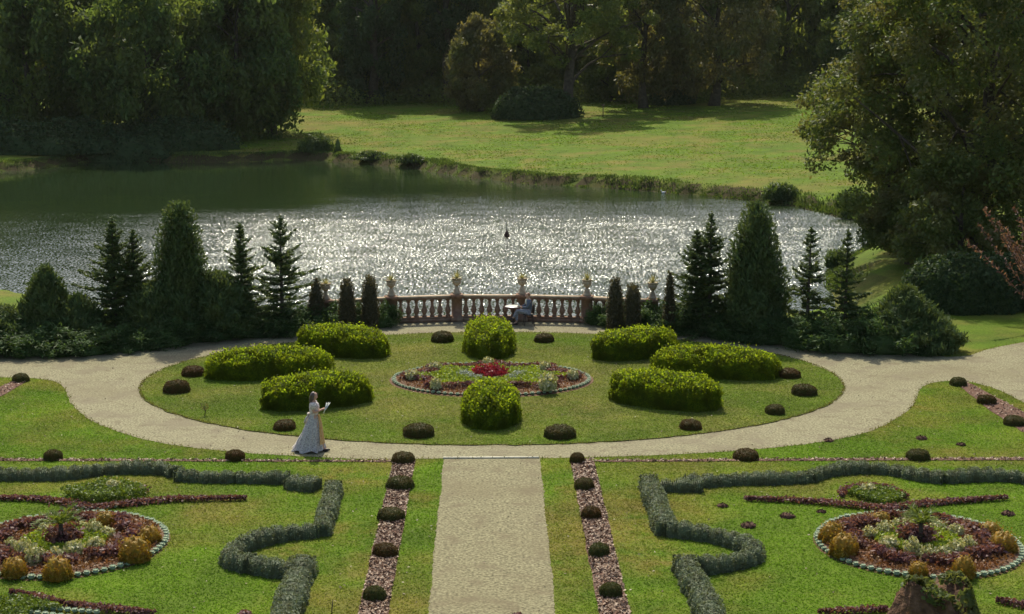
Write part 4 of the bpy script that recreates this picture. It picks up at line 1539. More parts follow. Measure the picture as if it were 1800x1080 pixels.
cone_tree('thuja_tree', P, H, .84, 'broad dense thuja, tallest conifer on the left side', 111, 'thuja', 17000, .18, .07, 'big thujas', .70, .15, spiky=1.6)
P, H = con(1325, 594, 358)
cone_tree('thuja_tree', P, H, .98, 'broad dense thuja, tallest conifer on the right side', 112, 'thuja', 17000, .18, .07, 'big thujas', .74, .15, spiky=1.6)
P, H = con(85, 608, 470)
cone_tree('rounded_conifer', P, H, .98, 'soft rounded conifer at the far left of the row', 113, 'thuja', 9000, .2, .07, None, .7, .16)
P, H = con(12, 612, 540)
cone_tree('rounded_conifer', P, H, 1.1, 'low soft conifer cut by the left edge of the picture', 119, 'thuja', 6000, .2, .07, None, .55, .18)
P, H = con(140, 606, 520)
cone_tree('rounded_conifer', P, H, .9, 'low round-topped conifer between the far left one and the spruce pair', 114, 'thuja', 6000, .2, .07, None, .6, .16)
P, H = con(385, 592, 478)
cone_tree('rounded_conifer', P, H, 1.15, 'broad grey-green rounded conifer right of the tall left thuja', 115, 'thuja', 8000, .2, .07, None, .5, .16)
P, H = con(270, 600, 500)
cone_tree('rounded_conifer', P, H, 1.0, 'rounded conifer in front of the tall left thuja', 116, 'thuja', 6000, .2, .07, None, .5, .16)
for (px, yb, yt, rr, lab, sh) in ((557, 580, 490, .36, 'small ragged dark cypress beside the first urn on the left', .8), (611, 582, 490, .27, 'narrow dark column cypress left of the tallest left one', .42),
                                  (651, 580, 485, .28, 'tallest narrow column cypress left of the open balustrade', .36), (1081, 582, 488, .27, 'dark column cypress just right of the open balustrade', .45),
                                  (1112, 584, 500, .24, 'shortest flat topped column cypress right of the balustrade', .3), (1176, 587, 480, .20, 'thin pointed column cypress right of the last urn', .8)):
    P, H = con(px, yb, yt)
    cone_tree('column_cypress', P, H, rr, lab, int(px), 'column', 2600, .13, .045, 'column cypresses by the balustrade', sh, .05, base=.7, cat='cypress')


# junipers: spreading shrubs
def juniper_mesh(seed, n=12000):
    r = np.random.default_rng(seed)
    mb = MB()
    blob(mb, (0, 0, .08), (.60, .60, .48), 16, 8, .06, r, zmin=0)
    nbr = 46
    a_ = r.random(nbr) * 6.283
    el = r.uniform(.05, 1.35, nbr)
    ln = r.uniform(.7, 1.12, nbr)
    D = np.column_stack([np.cos(a_) * np.cos(el), np.sin(a_) * np.cos(el), np.sin(el) * .95])
    k = r.integers(0, nbr, n)
    q = r.random(n) ** .6
    P = D[k] * (ln[k] * q)[:, None] + r.normal(size=(n, 3)) * .085
    P[:, 2] = np.abs(P[:, 2]) + .03
    al = norm(D[k] + r.normal(size=(n, 3)) * .45 + np.array([0, 0, .2]))
    cards(mb, P, norm(np.array([0, 0, .6]) + r.normal(size=(n, 3)) * .6), .13 * r.uniform(.6, 1.4, n), .034, along=al, r=r)
    return mb.mesh('juniper_shrub', M['juniper'])


jm = [juniper_mesh(s) for s in (201, 202, 203)]
jun = [  # px, front base y, width px, top y, label
    (-40, 633, 170, 560, 'wide juniper cut by the left edge'), (40, 634, 150, 568, 'juniper mound below the far left rounded conifer'), (130, 633, 150, 575, 'juniper mound left of the spruce pair'),
    (205, 625, 130, 570, 'juniper mound under the spruce pair'), (285, 616, 130, 556, 'juniper mound under the tall left thuja'), (360, 607, 130, 552, 'juniper mound right of the tall left thuja'),
    (435, 600, 130, 545, 'juniper mound under the slim left spruce'), (505, 593, 120, 538, 'juniper mound under the ragged spruce'), (565, 588, 100, 534, 'bright juniper mound beside the first urn'),
    (615, 584, 90, 532, 'juniper mound at the foot of the left column cypresses'), (663, 580, 80, 530, 'juniper mound touching the left end of the open balustrade'),
    (1062, 576, 80, 534, 'juniper mound touching the right end of the open balustrade'), (1110, 582, 100, 530, 'juniper mound at the foot of the right column cypresses'), (1165, 588, 110, 532, 'juniper mound under the last urn'),
    (1225, 594, 120, 535, 'juniper mound under the right spruces'), (1290, 603, 130, 545, 'juniper mound under the tall right thuja'), (1360, 612, 130, 552, 'juniper mound right of the tall right thuja'),
    (1430, 620, 140, 556, 'juniper mound under the sparse spruce'), (1500, 627, 150, 552, 'juniper mound under the slender right spruce'), (1570, 630, 150, 540, 'tall loose juniper left of the end shrub'),
    (1650, 628, 90, 570, 'low dark juniper closing the row at the right end')]
for q, (px, yb, w, yt, lab) in enumerate(jun):
    P = G(px, yb)
    sz = w * P[1] / F
    P[1] += sz * .5
    h = GD(px, yt, P[1])[2]
    o = obj('juniper_shrub', jm[q % 3], loc=P)
    o.scale = (sz / 1.75, sz / 1.75, max(.5, h / 1.02))
    o.rotation_euler = (0, 0, q * 1.1)
    tag(o, lab, 'juniper', 'spreading junipers along the path')
P, H = con(1590, 612, 505)
cone_tree('rounded_conifer', P, H, 1.5, 'grey-green feathery conifer at the right end of the row', 117, 'thuja', 9000, .22, .06, None, .75, .18)
P, H = con(1640, 618, 560)
cone_tree('rounded_conifer', P, H, .95, 'low feathery conifer leaning out over the right end', 118, 'thuja', 5000, .22, .06, None, .6, .2)


# ------------------------------------------------------------------ broadleaf trees
def tree_meshes(seed, H, Rr, cb, nclump, per, leaf, trunk_r, droop=0.0, flat=.65, limbs=14, wild=.25, skew=(0, 0), clump=.30, lean=0.0, shell=.5):
    r = np.random.default_rng(seed)
    mb = MB()
    s = np.linspace(0, 1, 9)
    wob = np.cumsum(r.normal(size=(9, 2)), axis=0) * trunk_r * .35
    tp = np.column_stack([wob[:, 0] + lean * s * H, wob[:, 1], s * H * .82 - .1])
    tube(mb, tp, trunk_r * (1 - .78 * s) * (1 + .55 * np.exp(-s * 18)), 10)
    c = []
    while len(c) < nclump:
        d = rdir(1, r)[0]
        q = r.random() ** (1 / 3) if r.random() > shell else r.uniform(.75, 1.05)
        p = d * q
        # broader low, narrower high
        f = (p[2] + 1) / 2
        k = 1.08 - .45 * f ** 1.6
        pt = np.array([p[0] * Rr * k + skew[0] * f, p[1] * Rr * k + skew[1] * f, cb + (H - cb) * f])
        pt += r.normal(size=3) * Rr * wild * .3
        pt[2] = max(pt[2], cb * .6 + .5)
        c.append(pt)
    c = np.array(c)
    cr = Rr * clump * r.uniform(.6, 1.25, nclump)
    far = np.argsort(-np.linalg.norm(c[:, :2], axis=1))[:limbs * 2][::2]
    for k in far:
        z0 = np.clip(c[k, 2] - np.linalg.norm(c[k, :2]) * r.uniform(.3, .8), H * .12, H * .75)
        b0 = np.array([np.interp(z0, tp[:, 2], tp[:, 0]), np.interp(z0, tp[:, 2], tp[:, 1]), z0])
        ss = np.linspace(0, 1, 6)[:, None]
        mid = r.normal(size=3) * Rr * .06
        pts = b0 + (c[k] - b0) * ss + mid * np.sin(ss * np.pi) + np.array([0, 0, .12 * Rr]) * np.sin(ss * np.pi)
        tube(mb, pts, np.linspace(trunk_r * .32, trunk_r * .05, 6), 6, False)
        for _ in range(2):
            kk = r.integers(0, nclump)
            kk = np.argsort(np.linalg.norm(c - pts[3], axis=1))[r.integers(1, 6)]
            tube(mb, pts[3] + (c[kk] - pts[3]) * ss[::1], np.linspace(trunk_r * .15, trunk_r * .03, 6), 5, False)
    nb = MB()
    n = nclump * per
    kk = np.repeat(np.arange(nclump), per)
    d = rdir(n, r)
    q = (.35 + .65 * r.random(n) ** .6)
    st = np.array([1, 1, flat + droop])
    P = c[kk] + d * (cr[kk] * q)[:, None] * st
    # ragged sprays
    sp = r.random(n) < .18
    P[sp] += d[sp] * (cr[kk][sp] * r.random(sp.sum()) * .5)[:, None]
    if droop:
        P[:, 2] -= droop * cr[kk] * r.random(n) * 1.2
    P[:, 2] = np.maximum(P[:, 2], .15)
    N = norm(d * .55 + np.array([0, 0, .45]) + r.normal(size=(n, 3)) * .6)
    al = None
    if droop:
        al = norm(np.array([0, 0, -1.0]) + r.normal(size=(n, 3)) * .5)
        N = norm(d * .6 + r.normal(size=(n, 3)) * .6)
    sz = leaf * r.uniform(.6, 1.4, n)
    cards(nb, P, N, sz * (1.4 if droop else 1.15), sz * .62, along=al, r=r)
    return mb, nb


def tree(name, P, seed, label, cat, mcrown, group=None, **kw):
    mb, nb = tree_meshes(seed, **kw)
    t_ = empty(name, label, cat, P, group)
    mb.build('trunk', M['bark'], t_)
    nb.build('crown', M[mcrown], t_)
    return t_


# the big near tree on the right
P = at_depth(1728, 79)
tree('oak_tree', P, 301, 'big leafy tree filling the right edge, its boughs hanging over the pond', 'tree', 'oak',
     H=21, Rr=7.4, cb=.6, nclump=300, per=330, leaf=.20, trunk_r=.45, limbs=30, wild=.42, clump=.155, flat=.75, shell=.55)
P = at_depth(1880, 90)
tree('oak_tree', P, 302, 'second leafy tree cut by the right edge behind the copper shrub', 'tree', 'oak',
     H=19, Rr=5.5, cb=1.5, nclump=90, per=260, leaf=.22, trunk_r=.35, limbs=14, wild=.3, clump=.2)
# bough-hung left side of the big tree
P = at_depth(1580, 84)
tree('leafy_tree', P, 303, 'leafy tree on the right bank whose low boughs hang at the pond corner', 'tree', 'oak',
     H=13.5, Rr=4.6, cb=2.2, nclump=135, per=300, leaf=.19, trunk_r=.26, limbs=20, wild=.5, clump=.19, shell=.7)
for q, (px, Y, H_, R_, lab) in enumerate(((1690, 74, 6.0, 2.8, 'low leafy tree filling the foot of the big right tree'), (1720, 80, 9, 3.6, 'leafy tree behind the trunk of the big right tree'), (1602, 79, 4.2, 2.1, 'low leafy bush hiding the trunk foot of the bank tree with hanging boughs'))):
    tree('leafy_tree', at_depth(px, Y), 310 + q, lab, 'tree', 'oak', H=H_, Rr=R_, cb=.2, nclump=70, per=260, leaf=.17, trunk_r=.16, limbs=8, wild=.4, clump=.27, shell=.6)
# dark evergreen shrubs under it
for q, (px, Y, w, h, lab) in enumerate(((1700, 66, 2.6, 2.1, 'dark broad evergreen shrub under the big right tree'), (1790, 67, 2.8, 2.0, 'dark evergreen shrub under the big right tree, cut by the edge'))):
    me = dome_mesh('evergreen_shrub', w, w * .7, h, 9000, .2, .1, M['ivy'], 320 + q, p=2.3, lump=.08, rag=1.2)
    tag(obj('evergreen_shrub', me, loc=at_depth(px, Y)), lab, 'shrub')
# copper shrub at the right edge
P = at_depth(1868, 61)
t_ = empty('copper_shrub', 'reddish copper-leaved shrub with pale twigs at the right edge', 'shrub', P)
r = np.random.default_rng(331)
mb, nb = MB(), MB()
for k in range(34):
    a_ = r.random() * 6.283
    el = r.uniform(.75, 1.45)
    ln = r.uniform(3.6, 6.6)
    d = np.array([math.cos(a_) * math.cos(el), math.sin(a_) * math.cos(el), math.sin(el)])
    s = np.linspace(0, 1, 7)[:, None]
    out = np.array([d[0], d[1], 0]) * .6
    pts = d * ln * s + out * s ** 2
    tube(mb, pts, np.linspace(.035, .008, 7), 5, False)
    m_ = 110
    q = .3 + .7 * r.random(m_)
    bp = d * ln * q[:, None] + out * q[:, None] ** 2
    al = norm(d + r.normal(size=(m_, 3)) * .7)
    cards(nb, bp + al * .1, rdir(m_, r), .17, .07, along=al, r=r)
mb.build('twigs', M['bark'], t_)
nb.build('crown', M['copper'], t_)

# left wood on the far bank
left = [  # px, depth, H, R, material, seed, droop, label
    (-50, 178, 24, 8.5, 'willow', 401, .5, 'tall dark tree cut by the left edge across the pond'),
    (70, 172, 19, 7.5, 'willow', 402, .6, 'dark drooping tree second from the left across the pond'),
    (170, 184, 25, 8.0, 'ash', 403, .2, 'tall tree with yellowish patches behind the left bank'),
    (265, 170, 19, 7.5, 'willow', 404, .5, 'dark wide tree in the middle of the left bank'),
    (355, 186, 25, 8.0, 'willow', 405, .3, 'tall dark tree behind the left bank, left of the bright edged one'),
    (420, 176, 20, 6.5, 'willow', 406, .6, 'drooping dark tree above the shaded bank corner'),
    (478, 182, 24, 6.8, 'ash', 407, .5, 'large drooping tree with a sunlit right side at the bank corner'),
]
for (px, Y, H, Rr, m_, sd, dr, lab) in left:
    tree('broadleaf_tree', at_depth(px, Y), sd, lab, 'tree', m_, 'trees on the left bank', H=H, Rr=Rr, cb=.8, nclump=120, per=240, leaf=.46, trunk_r=.45, droop=dr, limbs=10, clump=.22, shell=.75)
for q, (px, Y, w, h, lab) in enumerate(((40, 160, 6, 4, 'dark bank shrub at the far left waterline'), (130, 163, 6, 4.5, 'dark bank shrub left of the bank bulge'), (230, 164, 7, 5, 'dark bank shrub on the bank bulge'),
                                         (310, 165, 6, 4.5, 'dark bank shrub right of the bank bulge'), (-60, 160, 7, 5, 'dark bank shrub cut by the left edge'))):
    me = dome_mesh('bank_shrub', w, w * .5, h * .62, 6000, .38, .18, M['ivy'], 420 + q, p=2.1, lump=.16, rag=1.5)
    tag(obj('bank_shrub', me, loc=at_depth(px, Y)), lab, 'shrub', 'shrubs along the left waterline')

# trees beyond the meadow
tc_ = Gt(1003, 203)
tree('park_tree', tc_, 501, 'old park tree with a thick dark trunk and spreading limbs beyond the meadow', 'tree', 'ash',
     H=25, Rr=9.0, cb=6.0, nclump=120, per=260, leaf=.38, trunk_r=.72, limbs=26, wild=.4, clump=.17, shell=.7)
tree('park_tree', Gt(845, 196), 502, 'brownish bushy tree hanging to the grass left of the thick trunk', 'tree', 'brownleaf',
     H=11.5, Rr=4.6, cb=.2, nclump=80, per=260, leaf=.36, trunk_r=.3, limbs=8, droop=.3, clump=.26, shell=.8)
tree('park_tree', Gt(1130, 190), 503, 'drooping brownish tree right of the thick trunk', 'tree', 'brownleaf',
     H=24, Rr=6.0, cb=2.5, nclump=110, per=250, leaf=.38, trunk_r=.5, limbs=12, droop=.6, clump=.2, shell=.8)
tree('park_tree', Gt(1255, 186), 504, 'wide brownish tree with hanging crown at the right end of the meadow', 'tree', 'brownleaf',
     H=21, Rr=7.5, cb=2.0, nclump=120, per=260, leaf=.38, trunk_r=.55, limbs=14, droop=.4, clump=.2, shell=.8)
me = dome_mesh('evergreen_shrub', 5.2, 3.5, 3.4, 7000, .42, .24, M['ivy'], 505, p=2.1, lump=.1, rag=1.3)
tag(obj('evergreen_shrub', me, loc=Gt(942, 208)), 'dark rounded shrub at the foot of the thick trunked tree', 'shrub')
me = dome_mesh('evergreen_shrub', 3.0, 2.5, 2.2, 4000, .42, .24, M['ivy'], 506, p=2.1, lump=.1, rag=1.3)
tag(obj('evergreen_shrub', me, loc=Gt(1180, 184)), 'dark low shrub under the drooping brownish tree', 'shrub')
P = Gt(1060, 206)
mb = MB()
tube(mb, [(0, 0, 0), (0, 0, 1.55)], .07, 6)
box(mb, (-.25, -.04, 1.35), (.25, .04, 1.5))
tag(mb.build('wooden_stake', M['stake'], loc=P), 'thin wooden stake with a cross bar standing on the meadow', 'stake')
for q, (px, yb, H, Rr, cb, m_, dr, tr, lab) in enumerate((
        (655, 182, 24, 4.2, .3, 'ivy', .5, .7, 'dark ivy-clad tree like a tall column left of the centre'),
        (590, 178, 9, 4.0, .3, 'ash', .1, .25, 'light green bushy tree right of the left wood'),
        (560, 172, 13, 4.5, .5, 'ash', .1, .3, 'light green tree at the edge of the left wood'),
        (735, 176, 22, 4.2, 2.0, 'ash', .2, .45, 'leaning sunlit tree between the dark column and the dark trunk'),
        (786, 180, 25, 3.6, 7.0, 'ivy', .3, .75, 'tree with a dark ivy-clad trunk right of the leaning tree'),
        (700, 176, 9, 3.6, .3, 'ash', .1, .25, 'small bright tree right of the dark ivy-clad column'),
        (752, 175, 12, 3.4, .5, 'ash', .1, .28, 'bright loose tree filling the gap left of the dark ivy-clad trunk'),
        (1075, 178, 10, 3.6, .3, 'ash', .1, .25, 'small green tree behind the wooden stake'),
        (1190, 176, 13, 4.0, .4, 'ash', .2, .3, 'green tree between the two drooping brownish trees'),
        (925, 178, 15, 4.6, .6, 'ash', .1, .3, 'green tree behind the thick trunk and the dark rounded shrub'),
        (1490, 172, 17, 4.2, .4, 'willow', .2, .35, 'rounded dark green tree right of the shaded gap'))):
    tree('wood_tree', Gt(px, yb), 520 + q, lab, 'tree', m_, 'trees along the far meadow edge', H=H, Rr=Rr, cb=cb, nclump=90, per=220, leaf=.38, trunk_r=tr, droop=dr, limbs=10, clump=.27, shell=.75)
# back rows: three prototypes copied
protos = []
bl_ = ['rounded green tree', 'tall dark tree', 'loose mid green tree', 'pale topped tree']
back = []
rb_ = np.random.default_rng(601)
for row, (Y, step) in enumerate(((234, 100), (252, 105))):
    for k, px in enumerate(np.arange(470 + row * 45, 1980, step)):
        back.append((px + rb_.normal() * 10, Y + rb_.normal() * 3, row, k))
for k in range(4):
    mb, nb = tree_meshes(610 + k, H=24, Rr=6.2, cb=1.0, nclump=100, per=130, leaf=.62, trunk_r=.45, droop=(.4, .1, .2, .5)[k], limbs=9, clump=.24, shell=.75)
    protos.append((mb.mesh('trunk', M['bark']), nb.mesh('crown', M[('ash', 'willow', 'willow', 'ash')[k]])))
ords = ['first', 'second', 'third', 'fourth', 'fifth', 'sixth', 'seventh', 'eighth', 'ninth', 'tenth', 'eleventh', 'twelfth', 'thirteenth', 'fourteenth', 'fifteenth', 'sixteenth', 'seventeenth']
for px, Y, row, k in back:
    q = (k * 3 + row) % 4
    t_ = empty('wood_tree', f'{bl_[q]}, {ords[k]} from left in the {"front" if row == 0 else "rear"} row of the far wood', 'tree', at_depth(px, Y), 'trees of the wood behind the meadow',
               rz=k * 1.7 + row, scale=float(rb_.uniform(.85, 1.2)))
    obj('trunk', protos[q][0], t_)
    obj('crown', protos[q][1], t_)
# undergrowth and far wood as masses
r = np.random.default_rng(640)
mb = MB()
n = 42000
px = r.uniform(-150, 2000, n)
Y = r.uniform(270, 290, n)
d = np.stack([ray(x, 200) for x in (0.0, 1800.0)])
x0, x1 = d[0][0] / d[0][1], d[1][0] / d[1][1]
X = (x0 + (x1 - x0) * px / 1800) * Y
bz = th(X, Y)
Z = bz + r.random(n) ** .8 * 34
cards(mb, np.column_stack([X, Y, Z]), norm(np.array([0, -.4, .5]) + r.normal(size=(n, 3)) * .6), 1.7, 1.1, r=r)
n = 30000
Y = r.uniform(290, 300, n)
X = r.uniform(-120, 120, n)
Z = th(X, Y) + r.random(n) * 40
cards(mb, np.column_stack([X, Y, Z]), norm(np.array([0, -.6, .3]) + r.normal(size=(n, 3)) * .4), 2.6, 2.0, r=r)
tag(mb.build('woodland', M['willow']), 'far dark wood closing the view behind the park trees', None, kind='stuff')
n = 26000
mb = MB()
px = r.uniform(520, 1900, n)
Y = 214 + r.random(n) * 20 + 3 * np.sin(px * .02)
X = (x0 + (x1 - x0) * px / 1800) * Y
hh = 1.2 + 1.6 * (np.sin(X * .35) * np.sin(X * .13 + 1) + .6) + (Y - 214) * .08
Z = th(X, Y) + r.random(n) * np.maximum(.3, hh)
cards(mb, np.column_stack([X, Y, Z]), norm(np.array([0, -.2, .7]) + r.normal(size=(n, 3)) * .6), .5, .3, r=r)
tag(mb.build('undergrowth', M['ash']), 'brambly undergrowth along the foot of the far wood', None, kind='stuff')

# bank grasses and reeds
r = np.random.default_rng(650)
B = resample(SH, .1, True)
T = norm(np.gradient(B, axis=0))
out = np.stack([T[:, 1], -T[:, 0]], 1)
chk = sdist(B[:, 0] + out[:, 0] * .5, B[:, 1] + out[:, 1] * .5)
out[chk < 0] *= -1
vis = (B[:, 1] > 78) & (B[:, 0] > -80)
B, out = B[vis], out[vis]
n = 34000
k = r.integers(0, len(B), n)
tuft = .5 + .5 * np.sin(k * .031) * np.sin(k * .0113 + 2)
off = np.abs(r.normal(size=n)) * .55 * (.5 + tuft) - .08 + .75 * (B[k][:, 0] < 10) * (r.random(n) < .85)
Pq = B[k] + out[k] * off[:, None] + r.normal(size=(n, 2)) * .08
near_right = smoothstep(16, 30, Pq[:, 0])
hgt = (.16 + .30 * tuft ** 2 * r.random(n) + .50 * near_right * r.random(n)) * r.uniform(.7, 1.2, n)
z = th(Pq[:, 0], Pq[:, 1])
P = np.column_stack([Pq, np.maximum(z, ZW) + hgt * .42])
al = norm(np.array([0, 0, 1.0]) + np.column_stack([-out[k] * .35, np.zeros(n)]) + r.normal(size=(n, 3)) * .25)
mb = MB()
cards(mb, P, rdir(n, r) * np.array([1, 1, .2]), hgt, .07 + hgt * .06, along=al, r=r)
tag(mb.build('bank_grass', M['reed']), 'rough grass and reeds along the far water line', None, kind='stuff')
for q, (px, py, w, h, lab) in enumerate(((556, 266, 2.8, 1.9, 'tall reed clump at the left corner of the meadow bank'), (594, 268, .5, 1.9, 'narrow reed tuft right of the reed clump'), (1372, 352, 2.0, 1.1, 'grey-green bank bush at the right end of the meadow bank'),
                                         (1500, 372, 1.9, 1.2, 'dark bank bush where the pond narrows at right'), (652, 284, 3.2, .5, 'long overhanging tuft on the cut bank'), (722, 291, 2.2, .45, 'dark tuft on the cut bank, right of the long one'),
                                         (1475, 470, 1.0, .9, 'bush on the near right bank behind the sparse spruce'))):
    w, h = w * .62, h * .72
    me = dome_mesh('bank_bush', w, w * .6, h, 2600, .34, .1, M['reed'] if q != 3 else M['willow'], 660 + q, p=2.0, lump=.14, rag=1.2, vert=1.2)
    tag(obj('bank_bush', me, loc=Gt(px, py)), lab, 'bush')

# coarse tufts over the meadow
r = np.random.default_rng(655)
n = 60000
px = r.uniform(330, 1640, n)
Y = 112 + 108 * r.random(n) ** .8
X = (x0 + (x1 - x0) * px / 1800) * Y
sdv = sdist(X, Y)
ok = (sdv > 1.2)
X, Y = X[ok], Y[ok]
n = len(X)
pat = np.sin(X * .31 + 1.3 * np.sin(Y * .11)) * np.sin(Y * .23 + X * .05) + r.normal(size=n) * .5
ok = pat > -.2
X, Y, pat = X[ok], Y[ok], pat[ok]
n = len(X)
hh = .06 + .05 * np.clip(pat, 0, 1.5) * r.random(n)
P = np.column_stack([X, Y, th(X, Y) + hh * .4])
al = norm(np.array([0, 0, 1.0]) + r.normal(size=(n, 3)) * .5)
mb = MB()
cards(mb, P, norm(r.normal(size=(n, 3)) * .6 + np.array([0, .3, 1.2])), hh * 1.6, .22, along=al, r=r)
tag(mb.build('meadow_grass', M['meadow_blade']), 'coarse mown grass tufts over the meadow beyond the pond', None, kind='stuff')

# ------------------------------------------------------------------ water things
P = G(891, 417, ZW)
t_ = empty('water_float', 'small dark float with a thin upright rod on the glittering water', 'float', P)
mb = MB()
lathe(mb, [(.05, -.1), (.15, 0), (.17, .12), (.13, .26), (.05, .38), (.02, .42)], 12)
mb.build('body', M['float'], t_, smooth=True)
mb = MB()
tube(mb, [(0, 0, .4), (-.02, 0, .65), (-.05, 0, .95)], [.02, .016, .012], 6)
mb.build('rod', M['iron'], t_)
bm2 = MB()
blob(bm2, (0, 0, .08), (.22, .12, .11), 12, 8)
tube(bm2, [(.16, 0, .12), (.22, 0, .22), (.24, 0, .30)], [.05, .035, .04], 8)
blob(bm2, (.25, 0, .32), (.055, .045, .045), 8, 6)
tube(bm2, [(.29, 0, .315), (.36, 0, .30)], [.02, .008], 6)
tube(bm2, [(-.18, 0, .12), (-.30, 0, .18)], [.06, .01], 6)
duck_me = bm2.mesh('water_bird', M['feather'], True)
for px, py, s, lab in ((1166, 340, .8, 'small white water bird under the meadow bank, left one'), (1316, 345, .85, 'small white water bird under the right end of the meadow bank')):
    o = obj('water_bird', duck_me, loc=G(px, py, ZW))
    o.scale = (s,) * 3
    o.rotation_euler = (0, 0, px)
    tag(o, lab, 'bird', 'white birds on the pond')

# ------------------------------------------------------------------ people


def skin_mesh(name, chains, material, sub=2, root=0):
    """chains: list of [(x,y,z,r)...]; first point of a chain may equal an existing one"""
    V, E, Rr = [], [], []
    idx = {}

    def vid(p):
        key = tuple(round(c, 4) for c in p[:3])
        if key not in idx:
            idx[key] = len(V)
            V.append(p[:3])
            Rr.append(p[3])
        return idx[key]
    for chn in chains:
        prev = None
        for p in chn:
            k = vid(p)
            if prev is not None and prev != k:
                E.append((prev, k))
            prev = k
    me = bpy.data.meshes.new('tmp')
    me.from_pydata(V, E, [])
    o = bpy.data.objects.new('tmp', me)
    COL.objects.link(o)
    m = o.modifiers.new('s', 'SKIN')
    sv = me.skin_vertices[0].data
    for k, rr in enumerate(Rr):
        sv[k].radius = (rr, rr)
        sv[k].use_root = (k == root)
    m.use_smooth_shade = True
    s2 = o.modifiers.new('d', 'SUBSURF')
    s2.levels = s2.render_levels = sub
    dg = bpy.context.evaluated_depsgraph_get()
    dg.update()
    ev = o.evaluated_get(dg)
    out_ = bpy.data.meshes.new_from_object(ev)
    out_.name = name
    bpy.data.objects.remove(o)
    out_.materials.clear()
    out_.materials.append(material)
    for p in out_.polygons:
        p.use_smooth = True
        p.material_index = 0
    return out_


def loft(rings, n=28, fold=0.0, nf=11, cap=True):
    """rings: (cx, cy, z, rx, ry, foldamount)"""
    mb = MB()
    an = np.linspace(0, 2 * np.pi, n, endpoint=False)
    V = []
    for (cx, cy, z, rx, ry, fo) in rings:
        k = 1 + fo * np.cos(an * nf + z * 3)
        V.append(np.column_stack([cx + rx * k * np.cos(an), cy + ry * k * np.sin(an), np.full(n, z) + fo * .25 * np.sin(an * nf / 2 + 1)]))
    V = np.concatenate(V)
    m_ = len(rings)
    i, j = np.meshgrid(np.arange(m_ - 1), np.arange(n), indexing='ij')
    a = i * n + j
    b = i * n + (j + 1) % n
    mb.add(V, np.stack([a, b, b + n, a + n], -1).reshape(-1, 4))
    if cap:
        mb.f.append(((m_ - 1) * n + np.arange(n))[None, :] + mb.n - len(V))
    return mb


def hand(wx, palm, dirv, up, s=1.0, curl=.5, side=1):
    """five finger chains from the palm; dirv along the hand, up = back of the hand"""
    palm, d, u = np.array(palm), norm(np.array(dirv, float)), norm(np.array(up, float))
    sd = np.cross(d, u) * side
    out_ = []
    for k, (o_, ln) in enumerate(((-.03, .070), (-.01, .080), (.01, .075), (.03, .058))):
        b0 = palm + d * .035 + sd * o_
        b1 = b0 + d * ln * .5 - u * ln * .15 * curl
        b2 = b1 + d * ln * .35 - u * ln * .40 * curl
        out_.append([(*palm, .024), (*b0, .011), (*b1, .0095), (*b2, .008)])
    t0 = palm - sd * .03 + d * .0
    t1 = t0 - sd * .02 + d * .03 - u * .015
    out_.append([(*palm, .024), (*t0, .012), (*t1, .009)])
    return out_


def face(parent, hx, hz, s=1.0, dir_=1):
    mb = MB()
    for y in (-.032, .032):
        blob(mb, (hx + .083 * s, y * s, hz + .012), (.010, .014, .009), 8, 6)
    mb.build('eyes', M['eye'], parent, smooth=True)
    mb = MB()
    blob(mb, (hx + .078 * s, 0, hz - .062 * s), (.010, .024, .008), 8, 6)
    mb.build('mouth', M['lip'], parent, smooth=True)


# --- woman walking right
Pw = G(553, 793)
sw = (GD(553, 687, Pw[1])[2]) / 1.62
rl_hand = ((.235, -.05, 1.14), (.8, .5, .25), (-.2, -.3, 1))
ll_hand = ((.245, .06, 1.11), (.8, -.5, .25), (-.2, .3, 1))
ch_ = [
    [(0, 0, .90, .115), (0, 0, 1.04, .088), (.01, 0, 1.20, .108), (0, 0, 1.335, .050), (.012, 0, 1.385, .040), (.035, 0, 1.435, .060), (.028, 0, 1.51, .082), (.022, 0, 1.575, .060)],
    [(.035, 0, 1.435, .060), (.105, 0, 1.475, .016)],
    [(.01, 0, 1.20, .108), (0, -.145, 1.285, .052), (.02, -.20, 1.08, .038), (.185, -.085, 1.11, .024), (.235, -.05, 1.14, .024)],
    [(.01, 0, 1.20, .108), (0, .145, 1.285, .052), (.02, .20, 1.08, .038), (.19, .095, 1.08, .024), (.245, .06, 1.11, .024)],
    [(0, 0, .90, .115), (.02, -.085, .84, .088), (.16, -.085, .47, .055), (.24, -.085, .10, .034), (.36, -.085, .045, .026)],
    [(0, 0, .90, .115), (-.01, .085, .84, .088), (.03, .085, .46, .055), (-.20, .085, .13, .034), (-.13, .085, .04, .026)],
] + hand(None, *rl_hand, side=1) + hand(None, *ll_hand, side=-1)
wm = skin_mesh('person', ch_, M['skin'])
wo = obj('person', wm, loc=Pw)
wo.scale = (sw,) * 3
tag(wo, 'woman in a long pale blue dress walking right along the gravel, holding white papers', 'person')
face(wo, .028, 1.50)
for nm, m_, rings in (
    ('skirt', 'skirt', [(-.16, 0, .05, .42, .36, .13), (-.12, .01, .16, .37, .33, .12), (-.09, 0, .34, .31, .28, .11), (-.05, -.01, .52, .25, .24, .09), (-.02, 0, .72, .205, .195, .07), (0, 0, .90, .15, .145, .03), (0, 0, 1.02, .105, .11, 0)]),
    ('bodice', 'bodice', [(0, 0, .99, .115, .122, .015), (.005, 0, 1.08, .118, .13, .01), (.015, 0, 1.20, .135, .155, 0), (.01, 0, 1.28, .115, .15, 0), (0, 0, 1.325, .07, .09, 0)])):
    o = loft(rings, 44, nf=13, cap=False).build(nm, M[m_], wo, smooth=True)
